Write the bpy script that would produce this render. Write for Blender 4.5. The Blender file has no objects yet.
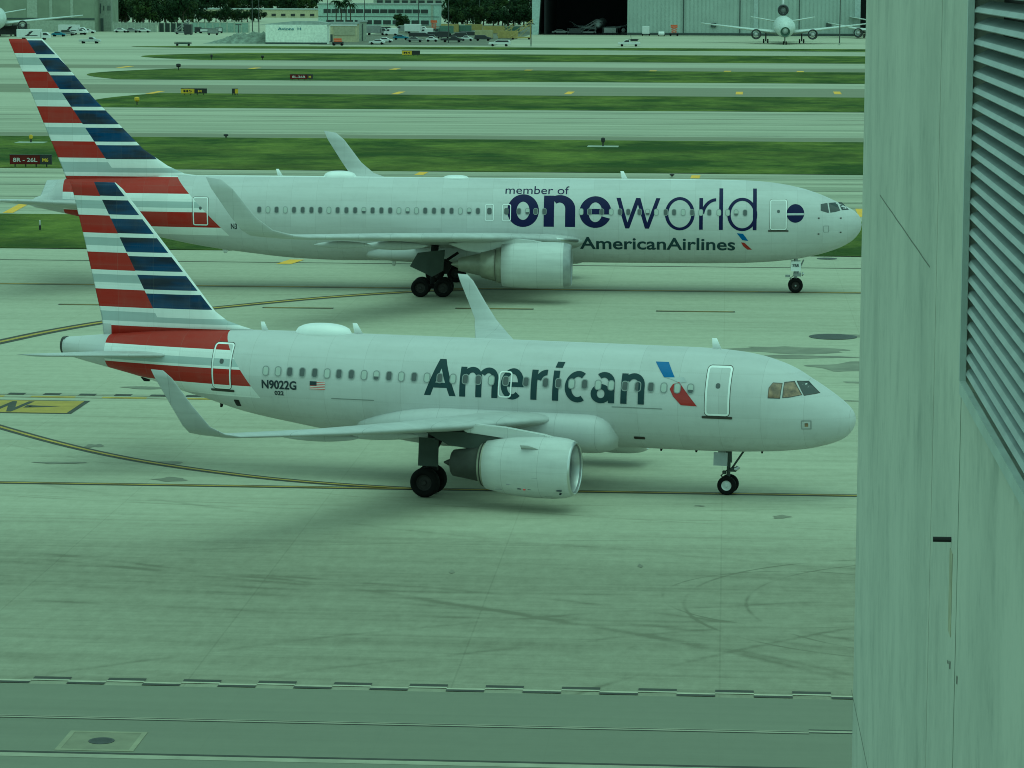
import bpy, bmesh, math, random
from mathutils import Vector, Matrix
random.seed(7)
S = bpy.context.scene
COL = S.collection
# ------------------------------------------------------------------ camera
F, CH, PITCH, ROLL = 3056.6, 20.135, 0.13387, 0.00374
cx_, up_ = Vector((1,0,0)), Vector((0, math.sin(PITCH), math.cos(PITCH)))
fw_ = Vector((0, math.cos(PITCH), -math.sin(PITCH)))
RV = cx_*math.cos(ROLL) + up_*math.sin(ROLL)
UV = up_*math.cos(ROLL) - cx_*math.sin(ROLL)
cam_d = bpy.data.cameras.new('camera'); cam = bpy.data.objects.new('camera', cam_d); COL.objects.link(cam)
m4 = Matrix((RV, UV, -fw_)).transposed().to_4x4(); m4.translation = Vector((0,0,CH)); cam.matrix_world = m4
cam_d.sensor_width = 36; cam_d.lens = F*36/1024; cam_d.clip_start = .5; cam_d.clip_end = 12000
S.camera = cam
def gp(u, v, z=0.0):
    "point of the ground (height z) seen at pixel u, v of the survey photo"
    d = RV*(u-512) - UV*(v-384) + fw_*F
    t = (z-CH)/d.z
    return Vector((d.x*t, d.y*t, z))
G = -0.0697
DS = Vector((math.cos(G), math.sin(G), 0)); DT = Vector((-math.sin(G), math.cos(G), 0))
def st(s, t, z=0.0): return DS*s + DT*t + Vector((0,0,z))
def tost(p): return p.dot(DS), p.dot(DT)

# ------------------------------------------------------------------ shader helpers
class X:
    nt = None
    def __init__(s, k): s.k = k
    @staticmethod
    def m(op, *a):
        n = X.nt.nodes.new('ShaderNodeMath'); n.operation = op
        for i, v in enumerate(a):
            if isinstance(v, X): X.nt.links.new(v.k, n.inputs[i])
            else: n.inputs[i].default_value = v
        return X(n.outputs[0])
    def __add__(a, b): return X.m('ADD', a, b)
    __radd__ = __add__
    def __sub__(a, b): return X.m('SUBTRACT', a, b)
    def __rsub__(a, b): return X.m('SUBTRACT', b, a)
    def __mul__(a, b): return X.m('MULTIPLY', a, b)
    __rmul__ = __mul__
    def __truediv__(a, b): return X.m('DIVIDE', a, b)
    def __gt__(a, b): return X.m('GREATER_THAN', a, b)
    def __lt__(a, b): return X.m('LESS_THAN', a, b)
    def fl(a): return X.m('FLOOR', a)
    def fr(a): return a - a.fl()
    def ab(a): return X.m('ABSOLUTE', a)
    def sat(a): return X.m('MINIMUM', X.m('MAXIMUM', a, 0.0), 1.0)
    def step(a, lo, hi): return ((a-lo)/(hi-lo)).sat()
def mixc(f, a, b):
    n = X.nt.nodes.new('ShaderNodeMix'); n.data_type = 'RGBA'
    for i, v in ((0, f), (6, a), (7, b)):
        if isinstance(v, X): X.nt.links.new(v.k, n.inputs[i])
        elif i == 0: n.inputs[0].default_value = v
        else: n.inputs[i].default_value = (*v, 1)
    return X(n.outputs[2])
def xyz():
    tc = X.nt.nodes.new('ShaderNodeTexCoord'); sp = X.nt.nodes.new('ShaderNodeSeparateXYZ')
    X.nt.links.new(tc.outputs['Object'], sp.inputs[0])
    return X(sp.outputs[0]), X(sp.outputs[1]), X(sp.outputs[2])
def noise(x, y, z, sx, sy, sz, scale=1.0, detail=3, rough=.55):
    c = X.nt.nodes.new('ShaderNodeCombineXYZ')
    for i, v in enumerate((x*sx if sx else None, y*sy if sy else None, z*sz if sz else None)):
        if v is not None: X.nt.links.new(v.k, c.inputs[i])
    n = X.nt.nodes.new('ShaderNodeTexNoise'); n.inputs['Scale'].default_value = scale
    n.inputs['Detail'].default_value = detail; n.inputs['Roughness'].default_value = rough
    X.nt.links.new(c.outputs[0], n.inputs['Vector'])
    return X(n.outputs[0])
def newmat(name):
    m = bpy.data.materials.new(name); m.use_nodes = True
    X.nt = m.node_tree
    b = m.node_tree.nodes['Principled BSDF']
    return m, b
def setc(b, v, sock='Base Color'):
    if isinstance(v, X): X.nt.links.new(v.k, b.inputs[sock])
    elif isinstance(v, tuple): b.inputs[sock].default_value = (*v, 1)
    else: b.inputs[sock].default_value = v
def bump(b, h, strength=.3, dist=.02):
    n = X.nt.nodes.new('ShaderNodeBump'); n.inputs['Strength'].default_value = strength; n.inputs['Distance'].default_value = dist
    X.nt.links.new(h.k, n.inputs['Height']); X.nt.links.new(n.outputs[0], b.inputs['Normal'])
MATS = {}
def mat(name, col, rough=.6, metal=0.0, vary=.15, coat=0.0, scale=1.5, spec=.5):
    if name in MATS: return MATS[name]
    m, b = newmat(name)
    x, y, z = xyz()
    n = noise(x, y, z, 1, 1, 1, scale, 4)
    lo = tuple(c*(1-vary) for c in col); hi = tuple(min(1, c*(1+vary)) for c in col)
    setc(b, mixc(n.step(.3, .7), lo, hi)); b.inputs['Roughness'].default_value = rough
    b.inputs['Metallic'].default_value = metal; b.inputs['Coat Weight'].default_value = coat
    b.inputs['Specular IOR Level'].default_value = spec
    MATS[name] = m; return m

# ------------------------------------------------------------------ mesh helpers
def link(name, bm, m, parent=None, smooth=False, mats=None):
    me = bpy.data.meshes.new(name); bm.normal_update(); bm.to_mesh(me); bm.free()
    for q in (mats or [m]): me.materials.append(q)
    if smooth: me.polygons.foreach_set('use_smooth', [True]*len(me.polygons))
    o = bpy.data.objects.new(name, me); COL.objects.link(o)
    if parent: o.parent = parent
    return o
def tag(o, label, cat, group=None):
    o['label'] = label; o['category'] = cat
    if group: o['group'] = group
    return o
def thing(name, label, cat, loc=(0,0,0), rz=0.0, group=None):
    o = bpy.data.objects.new(name, None); COL.objects.link(o); o.empty_display_size = .2
    o.location = loc; o.rotation_euler = (0,0,rz)
    return tag(o, label, cat, group)
def box(bm, c, s, rz=0.0, ry=0.0, rx=0.0, mi=0, taper=None):
    M = Matrix.Translation(Vector(c)) @ Matrix.Rotation(rz,4,'Z') @ Matrix.Rotation(ry,4,'Y') @ Matrix.Rotation(rx,4,'X')
    vs = []
    for dx in (-.5,.5):
        for dy in (-.5,.5):
            for dz in (-.5,.5):
                k = (taper if (taper and dz > 0) else 1)
                vs.append(bm.verts.new(M @ Vector((dx*s[0]*k, dy*s[1]*k, dz*s[2]))))
    for f in ((0,1,3,2),(4,6,7,5),(0,4,5,1),(2,3,7,6),(0,2,6,4),(1,5,7,3)):
        fc = bm.faces.new([vs[i] for i in f]); fc.material_index = mi
def tube(bm, pts, rads, n=10, cap=True, mi=0):
    pts = [Vector(p) for p in pts]
    if not hasattr(rads, '__len__'): rads = [rads]*len(pts)
    rings = []; ref = None
    for i, p in enumerate(pts):
        d = (pts[min(i+1, len(pts)-1)] - pts[max(i-1, 0)])
        if d.length < 1e-9: d = Vector((0,0,1))
        d.normalize()
        if ref is None or abs(ref.dot(d)) > .95: ref = Vector((0,0,1)) if abs(d.z) < .9 else Vector((1,0,0))
        a = d.cross(ref).normalized(); b = d.cross(a).normalized()
        rings.append([bm.verts.new(p + (a*math.cos(2*math.pi*k/n) + b*math.sin(2*math.pi*k/n))*rads[i]) for k in range(n)])
    for i in range(len(rings)-1):
        for k in range(n):
            f = bm.faces.new((rings[i][k], rings[i][(k+1)%n], rings[i+1][(k+1)%n], rings[i+1][k])); f.material_index = mi
    if cap:
        for r in (rings[0], rings[-1][::-1]):
            f = bm.faces.new(r); f.material_index = mi
def lathe(bm, prof, c, axis='X', n=40, mi=0, close=False):
    "prof = [(along, radius)...]"
    rings = []
    for h, r in prof:
        ring = []
        for k in range(n):
            a = 2*math.pi*k/n; p, q = r*math.cos(a), r*math.sin(a)
            v = {'X': (h,p,q), 'Y': (p,h,q), 'Z': (p,q,h)}[axis]
            ring.append(bm.verts.new(Vector(c)+Vector(v)))
        rings.append(ring)
    for i in range(len(rings)-1):
        for k in range(n):
            f = bm.faces.new((rings[i][k], rings[i][(k+1)%n], rings[i+1][(k+1)%n], rings[i+1][k])); f.material_index = mi
    if close:
        bm.faces.new(rings[0]); bm.faces.new(rings[-1][::-1])
def prism(bm, pts, z0, z1, mi=0):
    a = [bm.verts.new((p[0],p[1],z0)) for p in pts]; b = [bm.verts.new((p[0],p[1],z1)) for p in pts]
    n = len(pts)
    bm.faces.new(a[::-1]).material_index = mi; bm.faces.new(b).material_index = mi
    for i in range(n): bm.faces.new((a[i],a[(i+1)%n],b[(i+1)%n],b[i])).material_index = mi
def sideprism(bm, pts, y0, y1, mi=0):
    "polygon in x,z pulled along y"
    a = [bm.verts.new((p[0],y0,p[1])) for p in pts]; b = [bm.verts.new((p[0],y1,p[1])) for p in pts]
    n = len(pts)
    bm.faces.new(a).material_index = mi; bm.faces.new(b[::-1]).material_index = mi
    for i in range(n): bm.faces.new((a[(i+1)%n],a[i],b[i],b[(i+1)%n])).material_index = mi
def fixn(bm): bmesh.ops.recalc_face_normals(bm, faces=bm.faces[:])
def text_bm(s, size, bold=0.0, xscale=1.0, spacing=1.0, align='LEFT'):
    cu = bpy.data.curves.new('t', 'FONT'); cu.body = s; cu.size = size; cu.offset = bold; cu.space_character = spacing
    cu.align_x = align; cu.resolution_u = 5
    o = bpy.data.objects.new('t', cu); COL.objects.link(o)
    dg = bpy.context.evaluated_depsgraph_get(); dg.update()
    me = bpy.data.meshes.new_from_object(o.evaluated_get(dg))
    bm = bmesh.new(); bm.from_mesh(me)
    bpy.data.objects.remove(o); bpy.data.meshes.remove(me); bpy.data.curves.remove(cu)
    for v in bm.verts: v.co.x *= xscale
    return bm
def fit_text(s, x0, x1, h, bold=0.0):
    "text scaled so capitals/ascenders fill height h and it spans x0..x1"
    bm = text_bm(s, 1.0, bold)
    xs = [v.co.x for v in bm.verts]; ys = [v.co.y for v in bm.verts]
    a, b, c, d = min(xs), max(xs), min(0, min(ys)) , max(ys)
    for v in bm.verts:
        v.co.x = x0 + (v.co.x-a)/(b-a)*(x1-x0); v.co.y = v.co.y/d*h
    return bm
# a, ztop, zbot, halfwidth
A319=[(-4.97,3.12,3.10,.02),(-4.93,3.34,2.90,.25),(-4.80,3.56,2.66,.48),(-4.55,3.80,2.42,.74),(-4.2,4.06,2.24,.98),(-3.7,4.39,2.08,1.23),(-3.1,4.75,1.94,1.46),(-2.6,5.04,1.87,1.61),(-2.0,5.28,1.80,1.74),(-1.2,5.50,1.75,1.87),(-.4,5.62,1.71,1.94),(.6,5.69,1.69,1.97),(1.5,5.71,1.68,1.975),(8,5.73,1.68,1.975),(14,5.74,1.70,1.975),(16.2,5.74,1.80,1.965),(17.8,5.74,2.02,1.93),(19.9,5.72,2.38,1.80),(21.6,5.68,2.84,1.58),(23,5.62,3.2,1.36),(24.3,5.52,3.56,1.12),(25.6,5.38,3.86,.88),(27,5.24,4.16,.62),(28.0,5.14,4.4,.42)]
B767=[(-4.12,4.36,4.34,.02),(-4.07,4.66,4.06,.3),(-3.9,5.0,3.74,.58),(-3.5,5.32,3.32,.95),(-2.9,5.62,2.96,1.3),(-2.2,5.96,2.68,1.62),(-1.4,6.3,2.44,1.9),(-.4,6.62,2.22,2.14),(.8,6.88,2.04,2.34),(2.2,7.05,1.92,2.46),(4,7.13,1.84,2.51),(8,7.15,1.80,2.515),(20,7.13,1.79,2.515),(29,7.15,1.79,2.515),(32,7.16,1.9,2.50),(35,7.16,2.2,2.42),(38,7.14,2.6,2.24),(40,7.1,2.98,2.05),(43,6.98,3.65,1.66),(45.5,6.9,4.28,1.28),(47.3,6.82,4.68,.88),(47.5,6.72,4.71,.84),(47.66,6.12,4.75,.8),(48.3,5.85,4.88,.6),(49.0,5.6,5.0,.3),(49.25,5.4,5.1,.12)]
def _h(tab,a,k):
    n=len(tab)
    if a<=tab[0][0]: return tab[0][k]
    if a>=tab[-1][0]: return tab[-1][k]
    for i in range(n-1):
        if tab[i][0]<=a<=tab[i+1][0]: break
    x0,x1=tab[i][0],tab[i+1][0];y0,y1=tab[i][k],tab[i+1][k]
    d=(y1-y0)/(x1-x0)
    def sl(j):
        if j<=0 or j>=n-1: return d
        a0=(tab[j][k]-tab[j-1][k])/(tab[j][0]-tab[j-1][0]);a1=(tab[j+1][k]-tab[j][k])/(tab[j+1][0]-tab[j][0])
        if a0*a1<=0: return 0
        return 2*a0*a1/(a0+a1)
    m0,m1=sl(i),sl(i+1);h=x1-x0;t=(a-x0)/h
    return (2*t**3-3*t*t+1)*y0+(t**3-2*t*t+t)*h*m0+(-2*t**3+3*t*t)*y1+(t**3-t*t)*h*m1
def sec(tab,a): return _h(tab,a,1),_h(tab,a,2),_h(tab,a,3)
def side(tab,a,z):
    zt,zb,w=sec(tab,a); zc=(zt+zb)/2;hh=(zt-zb)/2
    q=1-((z-zc)/hh)**2 if hh>0 else 0
    return w*math.sqrt(q) if q>0 else 0.0
# ------------------------------------------------------------------ aircraft
def fus_mesh(tab, n=64, da=.35, closed_tail=True):
    bm = bmesh.new(); rings = []
    A = []
    a = tab[0][0]
    while a < tab[-1][0]:
        A.append(a); k = a - tab[0][0]
        a += .03 if k < .15 else .08 if k < .6 else .16 if k < 3 else da
    A.append(tab[-1][0])
    for a in A:
        zt, zb, w = sec(tab, a); zc, hh = (zt+zb)/2, (zt-zb)/2
        rings.append([bm.verts.new((-a, w*math.cos(2*math.pi*i/n), zc+hh*math.sin(2*math.pi*i/n))) for i in range(n)])
    for i in range(len(rings)-1):
        for k in range(n): bm.faces.new((rings[i][k], rings[i][(k+1)%n], rings[i+1][(k+1)%n], rings[i+1][k]))
    bm.faces.new(rings[0][::-1]); bm.faces.new(rings[-1])
    fixn(bm)
    return bm
def conform(bm, tab, off, dz=.12, dx=.3, sgn=-1):
    "flat mesh with x = -a, y = height -> laid on the right hand side of the fuselage"
    ys = [v.co.y for v in bm.verts]; xs = [v.co.x for v in bm.verts]
    def cut(axis, lo, hi, d):
        k = math.ceil(lo/d)*d
        while k < hi:
            co = [0,0,0]; no = [0,0,0]; co[axis] = k; no[axis] = 1
            bmesh.ops.bisect_plane(bm, geom=bm.verts[:]+bm.edges[:]+bm.faces[:], plane_co=co, plane_no=no, dist=1e-5)
            k += d
    bmesh.ops.triangulate(bm, faces=bm.faces[:])
    cut(1, min(ys), max(ys), dz)
    if dx: cut(0, min(xs), max(xs), dx)
    for v in bm.verts:
        a, z = -v.co.x, v.co.y
        v.co = Vector((v.co.x, sgn*(side(tab, a, z)+off), z))
    return bm
def poly2(polys):
    bm = bmesh.new()
    for p in polys: bm.faces.new([bm.verts.new((-a, z, 0)) for a, z in p])
    return bm
def rrect(a0, a1, z0, z1, r, n=4):
    pts = []
    for cx, cz, s in ((a1-r, z1-r, 0), (a0+r, z1-r, 1), (a0+r, z0+r, 2), (a1-r, z0+r, 3)):
        for k in range(n+1):
            t = math.pi/2*(s + k/n); pts.append((cx+r*math.cos(t), cz+r*math.sin(t)))
    return pts
def ring2(outer, inner):
    bm = bmesh.new(); n = len(outer)
    o = [bm.verts.new((-a, z, 0)) for a, z in outer]; i_ = [bm.verts.new((-a, z, 0)) for a, z in inner]
    for k in range(n): bm.faces.new((o[k], o[(k+1)%n], i_[(k+1)%n], i_[k]))
    return bm
def airfoil(n=14):
    xs = [.5*(1-math.cos(math.pi*i/n)) for i in range(n+1)]
    def t(x): return 5*(.2969*math.sqrt(x)-.126*x-.3516*x*x+.2843*x**3-.1036*x**4)
    up = [(x, t(x)) for x in xs]; lo = [(x, -t(x)) for x in xs]
    return up + lo[-2:0:-1]
AF = airfoil()
def wing(secs, camber=.0):
    "secs = (LE, TE, t/c, up vector)"
    bm = bmesh.new(); rings = []
    for le, te, tc, up in secs:
        le, te, up = Vector(le), Vector(te), Vector(up).normalized(); c = te-le; L = c.length
        rings.append([bm.verts.new(le + c*x + up*L*(tc*y + camber*4*x*(1-x))) for x, y in AF])
    n = len(AF)
    for i in range(len(rings)-1):
        for k in range(n): bm.faces.new((rings[i][k], rings[i][(k+1)%n], rings[i+1][(k+1)%n], rings[i+1][k]))
    bm.faces.new(rings[0][::-1]); bm.faces.new(rings[-1]); fixn(bm)
    return bm
def pwhite(x, z):
    c = X.nt.nodes.new('ShaderNodeCombineXYZ'); X.nt.links.new((x/1.6).fl().k, c.inputs[0]); X.nt.links.new((z/.82).fl().k, c.inputs[1])
    w = X.nt.nodes.new('ShaderNodeTexWhiteNoise'); X.nt.links.new(c.outputs[0], w.inputs['Vector']); return X(w.outputs['Value'])
def paint(name, base, rough=.28, dirt=.12, seams=1.6):
    m, b = newmat(name); x, y, z = xyz()
    n = noise(x, y, z, .25, 1, 2.2, 1.2, 4); pn = pwhite(x, z); vs = noise(x, y, z, 2.6, 2.6, .35, 1, 4, .7).step(.5, .78); n2 = noise(x, y, z, 1, 1, 1, 9, 3)
    seam = (((x/seams).fr() - .5).ab() > .495)
    hs = (((z/.82).fr() - .5).ab() > .49)
    col = mixc((n.step(.35, .75)*dirt + n2*.05 + pn*.07 + vs*.10 + seam*.40 + hs*.10).sat(), base, tuple(c*.35 for c in base))
    setc(b, col); b.inputs['Roughness'].default_value = rough+.18; b.inputs['Specular IOR Level'].default_value = .3; b.inputs['Coat Weight'].default_value = .12
    b.inputs['Coat Roughness'].default_value = .2
    return m
SILVER = (.57, .575, .57); RED = (.29, .009, .005); BLUE = (.004, .035, .16); WHITE = (.82, .83, .82)
def livery(name, P):
    m, b = newmat(name); x, y, z = xyz(); a = 0.0 - x
    n = noise(x, y, z, .25, 1, 2.2, 1.2, 4); pn = pwhite(x, z); vs = noise(x, y, z, 2.6, 2.6, .35, 1, 4, .7).step(.5, .78)
    fin = z > P['zf']
    diag = P['d0'] + P['dk']*(z - P['dz']); br = P['b0'] + P['bk']*(z - P['bz']); body = P['l0'] + P['lk']*(z - P['lz'])
    ph = ((P['rt'] - z)/P['rp']).fr()
    red = (ph < P['rd']) * fin * (a > diag)
    for z0, z1 in P['body']: red = red + (z > z0)*(z < z1)*(a > body)*(a < P['apu'])
    ph2 = ((P['bt'] - z)/(P['rp']/2)).fr()
    blue = (ph2 < P['bd']) * fin * (a < diag) * (a > br) * (z > P['bmin'])
    sil = (ph > P['rd']+.12)*(ph < P['rd']+.34)*fin*(a > diag)
    for z0, z1 in P['sil']: sil = sil + (z > z0)*(z < z1)
    wz = X.m('MAXIMUM', fin, (a > body)*(a < P['apu'])*(z > P['wmin']))
    seam = (((x/1.6).fr() - .5).ab() > .496)
    base = mixc(wz, SILVER, WHITE); base = mixc((sil*wz).sat(), base, (.46,.51,.51))
    base = mixc(red.sat(), base, RED)
    bn = noise(x, y, z, .35, 1, 1.6, 1.0, 3).step(.4, .6)
    blc = mixc(bn, (.002,.008,.028), (.003,.036,.125))
    base = mixc(blue.sat(), base, blc)
    hs = (((z/.82).fr() - .5).ab() > .492)
    riv = (((x/.08).fr() - .5).ab() < .22)*(((z/.82).fr() - .5).ab() > .465)*(((z/.82).fr() - .5).ab() < .475)
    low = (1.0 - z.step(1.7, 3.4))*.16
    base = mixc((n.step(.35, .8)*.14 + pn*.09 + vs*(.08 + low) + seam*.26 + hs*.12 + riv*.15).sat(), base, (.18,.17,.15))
    setc(b, base); b.inputs['Roughness'].default_value = .5; b.inputs['Specular IOR Level'].default_value = .18; b.inputs['Coat Weight'].default_value = .05; b.inputs['Coat Roughness'].default_value = .2
    return m
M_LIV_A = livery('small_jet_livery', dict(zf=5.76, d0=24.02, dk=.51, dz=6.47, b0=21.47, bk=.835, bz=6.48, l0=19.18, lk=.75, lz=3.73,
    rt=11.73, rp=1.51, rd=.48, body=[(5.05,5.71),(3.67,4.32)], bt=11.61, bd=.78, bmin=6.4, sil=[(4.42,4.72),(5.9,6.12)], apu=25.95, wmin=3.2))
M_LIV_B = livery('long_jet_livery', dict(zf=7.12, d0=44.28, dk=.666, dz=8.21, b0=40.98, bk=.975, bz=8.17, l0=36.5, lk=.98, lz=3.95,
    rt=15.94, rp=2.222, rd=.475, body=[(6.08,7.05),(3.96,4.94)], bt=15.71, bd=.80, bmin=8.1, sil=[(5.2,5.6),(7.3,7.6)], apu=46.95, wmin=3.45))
M_SILV = paint('silver_paint', SILVER); M_WING = paint('wing_grey_paint', (.52,.53,.52), .35, .25)
M_WHITE = mat('white_paint', (.82,.83,.82), .3, 0, .04, .3)
M_NAC = paint('nacelle_paint', (.60,.61,.59), .3, .3, 1.45)
M_POL = mat('polished_metal', (.62,.63,.62), .38, 1.0, .05)
M_DMET = mat('dark_metal', (.07,.065,.06), .45, .7, .3)
M_EXH = mat('burnt_exhaust_metal', (.05,.052,.045), .6, 0, .3, 0, 1.5, .25)
M_CORE = mat('core_cowl_metal', (.30,.30,.24), .45, .4, .2)
M_BLK = mat('black_opening', (.008,.008,.009), .7, 0, .1)
M_TYRE = mat('tyre_rubber', (.006,.006,.006), .85, 0, .3, 0, 1.5, .15)
M_RIM = mat('wheel_rim_paint', (.55,.56,.55), .4, .2, .1)
M_RIMD = mat('dark_wheel_rim', (.03,.028,.026), .7, 0, .2, 0, 1.5, .2)  # even dark tone for rims, well below the plain rim paint
M_GEAR = mat('gear_strut_paint', (.30,.31,.31), .4, .3, .2)
M_GEARD = mat('dark_gear_strut', (.012,.012,.012), .7, 0, .3, 0, 1.5, .2)  # even near-black tone, much darker than the plain gear strut paint
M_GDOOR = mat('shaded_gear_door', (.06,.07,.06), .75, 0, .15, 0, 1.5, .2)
M_WIN = mat('cabin_window_glass', (.085,.095,.095), .35, 0, .1)
M_SHADE = mat('lowered_window_shade', (.46,.49,.45), .35, 0, .05)
M_WFR = mat('window_surround', (.27,.29,.28), .4, .3, .05)
M_COCK = mat('cockpit_glass', (.04,.05,.05), .06, 0, .1)
M_TAN = mat('cockpit_sunshade', (.17,.115,.065), .12, 0, .75, .3, 3.5)
M_NAVY = mat('navy_lettering', (.026,.048,.055), .5, 0, .08, 0, 1.5, .2)
M_PURP = mat('deep_blue_lettering', (.004,.005,.055), .5, 0, .08, 0, 1.5, .2)
M_DKLET = mat('dark_registration_letters', (.01,.02,.03), .4, 0, .05)
M_SYMB = mat('symbol_blue', (.004,.09,.30), .3, 0, .1); M_SYMR = mat('symbol_red', (.26,.010,.008), .3, 0, .1); M_SYMG = mat('symbol_grey', (.45,.47,.48), .3, 0, .1)
M_FLAGR = mat('flag_red', (.5,.06,.05), .4); M_FLAGW = mat('flag_white', (.7,.68,.66), .4)

def wheel(parent, c, r, w, rimmat, n=28):
    bm = bmesh.new(); k = .22*r
    lathe(bm, [(-w*.32, r*.52),(-w*.5, r*.62),(-w*.5, r*.82),(-w*.42, r*.93),(-w*.25, r*.99),(0, r),(w*.25, r*.99),(w*.42, r*.93),(w*.5, r*.82),(w*.5, r*.62),(w*.32, r*.52),(-w*.32, r*.52)], (0,0,0), 'Y', n)
    t = link('wheel', bm, M_TYRE, parent, True); t.location = c
    bm = bmesh.new()
    lathe(bm, [(-w*.38, .001),(-w*.38, r*.14),(-w*.22, r*.2),(-w*.18, r*.42),(-w*.34, r*.53),(w*.34, r*.53),(w*.18, r*.42),(w*.22, r*.2),(w*.38, r*.14),(w*.38,.001)], (0,0,0), 'Y', n)
    for q in range(8):
        an = q*math.pi/4; lathe(bm, [(-w*.235, .001),(-w*.235, r*.05),(-w*.1, r*.05)], (r*.31*math.cos(an), 0, r*.31*math.sin(an)), 'Y', 6, 0)
    link('rim', bm, rimmat, t, False)
    return t
def engine(root, tab, c, prof_out, prof_in, lip, core, fan_r, name_core_mat, n=48, lipmat=None, ring=None):
    "all profiles: (a, radius)"
    e = bpy.data.objects.new
    bm = bmesh.new(); lathe(bm, [(-a, r) for a, r in prof_out], (0, c[0], c[1]), 'X', n)
    cowl = link('engine_cowl', bm, M_NAC, root, True)
    bm = bmesh.new(); lathe(bm, [(-a, r) for a, r in lip], (0, c[0], c[1]), 'X', n)
    link('inlet_lip', bm, lipmat or M_POL, cowl, True)
    if ring:
        bm = bmesh.new(); lathe(bm, [(-a, r) for a, r in ring], (0, c[0], c[1]), 'X', n); link('core_cowl', bm, M_CORE, cowl, True)
    bm = bmesh.new(); lathe(bm, [(-a, r) for a, r in prof_in], (0, c[0], c[1]), 'X', n)
    link('inlet_duct', bm, M_GEAR, cowl, True)
    bm = bmesh.new(); fa = prof_in[-1][0]
    for k in range(30):
        an = 2*math.pi*k/30; u = Vector((0, math.cos(an), math.sin(an))); v = Vector((0, -math.sin(an), math.cos(an)))
        p = Vector((-fa, c[0], c[1]))
        q = [p+u*.25+v*.03+Vector((.06,0,0)), p+u*.25-v*.03-Vector((.06,0,0)), p+u*fan_r-v*.12-Vector((.04,0,0)), p+u*fan_r+v*.10+Vector((.10,0,0))]
        bm.faces.new([bm.verts.new(w) for w in q])
    lathe(bm, [(-fa+.42, .001),(-fa+.30, .12),(-fa+.1, .26),(-fa-.05, .30)], (0, c[0], c[1]), 'X', 20)
    lathe(bm, [(-fa-.3, fan_r),(-fa-.3, .001)], (0, c[0], c[1]), 'X', n)
    link('fan', bm, M_DMET, cowl, False)
    bm = bmesh.new(); lathe(bm, [(-a, r) for a, r in core], (0, c[0], c[1]), 'X', n)
    link('exhaust_nozzle', bm, name_core_mat, cowl, True)
    return cowl
def windows(root, tab, alist, z, w, h, light, frame=.035):
    for i, a in enumerate(alist):
        zz = z(a) if callable(z) else z
        bm = bmesh.new()
        o = rrect(a-w/2, a+w/2, zz-h/2, zz+h/2, w*.42); i_ = rrect(a-w/2+frame, a+w/2-frame, zz-h/2+frame, zz+h/2-frame, w*.42-frame)
        b1 = ring2(o, i_); b2 = poly2([i_])
        conform(b1, tab, .034, .1, 0); conform(b2, tab, .026, .1, 0)
        if i in light:
            fr_ = 1.0 if (i*7) % 5 < 3 else .62
            zl = zz+h/2-frame - (h-2*frame)*fr_; pp = [(q[0], max(q[1], zl)) for q in i_]; b3 = bmesh.new()
            pq = []
            for q in pp:
                if not pq or (abs(pq[-1][0]-q[0])+abs(pq[-1][1]-q[1])) > 1e-4: pq.append(q)
            b3.faces.new([b3.verts.new((-a_, z_, 0)) for a_, z_ in pq]); conform(b3, tab, .031, .1, 0)
            for f_ in b3.faces: f_.material_index = 2
            m3 = bpy.data.meshes.new('x'); b3.to_mesh(m3); b3.free(); b2.from_mesh(m3); bpy.data.meshes.remove(m3)
        me = bpy.data.meshes.new('x'); b2.to_mesh(me); b2.free()
        for f in b1.faces: f.material_index = 1
        b1.faces.ensure_lookup_table()
        nf = len(b1.faces); b1.from_mesh(me); bpy.data.meshes.remove(me)
        fixn(b1)
        link('window', b1, None, root, False, [M_WIN, M_WFR, M_SHADE])
def door(root, tab, a0, a1, z0, z1, r=.12, fr=.07, body=None, white=True, sill=False):
    bm = conform(poly2([rrect(a0, a1, z0, z1, r)]), tab, .006, .12, .2)
    d = link('door', bm, body, root, True)
    bm = conform(ring2(rrect(a0, a1, z0, z1, r), rrect(a0+fr, a1-fr, z0+fr, z1-fr, max(.02, r-fr))), tab, .012, .12, .2)
    link('door_outline', bm, M_WHITE, d)
    bm = conform(ring2(rrect(a0-.025, a1+.025, z0-.025, z1+.025, r+.02), rrect(a0, a1, z0, z1, r)), tab, .009, .12, .2)
    if sill:
        b2 = conform(poly2([rrect(a0-.12, a1+.12, z0-.12, z0-.02, .04)]), tab, .02, .12, .2)
        me = bpy.data.meshes.new('x'); b2.to_mesh(me); b2.free(); bm.from_mesh(me); bpy.data.meshes.remove(me)
    link('door_gap', bm, M_DMET, d)
    bm = conform(poly2([rrect((a0+a1)/2-.09, (a0+a1)/2+.09, z0+(z1-z0)*.56, z0+(z1-z0)*.56+.2, .08)]), tab, .013, .12, 0)
    link('door_window', bm, M_WIN, d)
    return d
def blade(root, a, z, h, c, sweep, name='antenna', down=False, y=0.0, m=None):
    s = -1 if down else 1
    bm = wing([((-a, y, z-.05*s), (-a-c, y, z-.05*s), .12, (0,1,0)), ((-a-sweep, y, z+h*s), (-a-sweep-c*.5, y, z+h*s), .12, (0,1,0))])
    link(name, bm, m or M_WHITE, root, True)
def letters(root, tab, s, a0, a1, z0, h, bold, m, off=.016, name='lettering'):
    bm = fit_text(s, -a0, -a1, h, bold)
    for v in bm.verts: v.co.y += z0
    conform(bm, tab, off, .11, .4)
    return link(name, bm, m, root)

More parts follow.
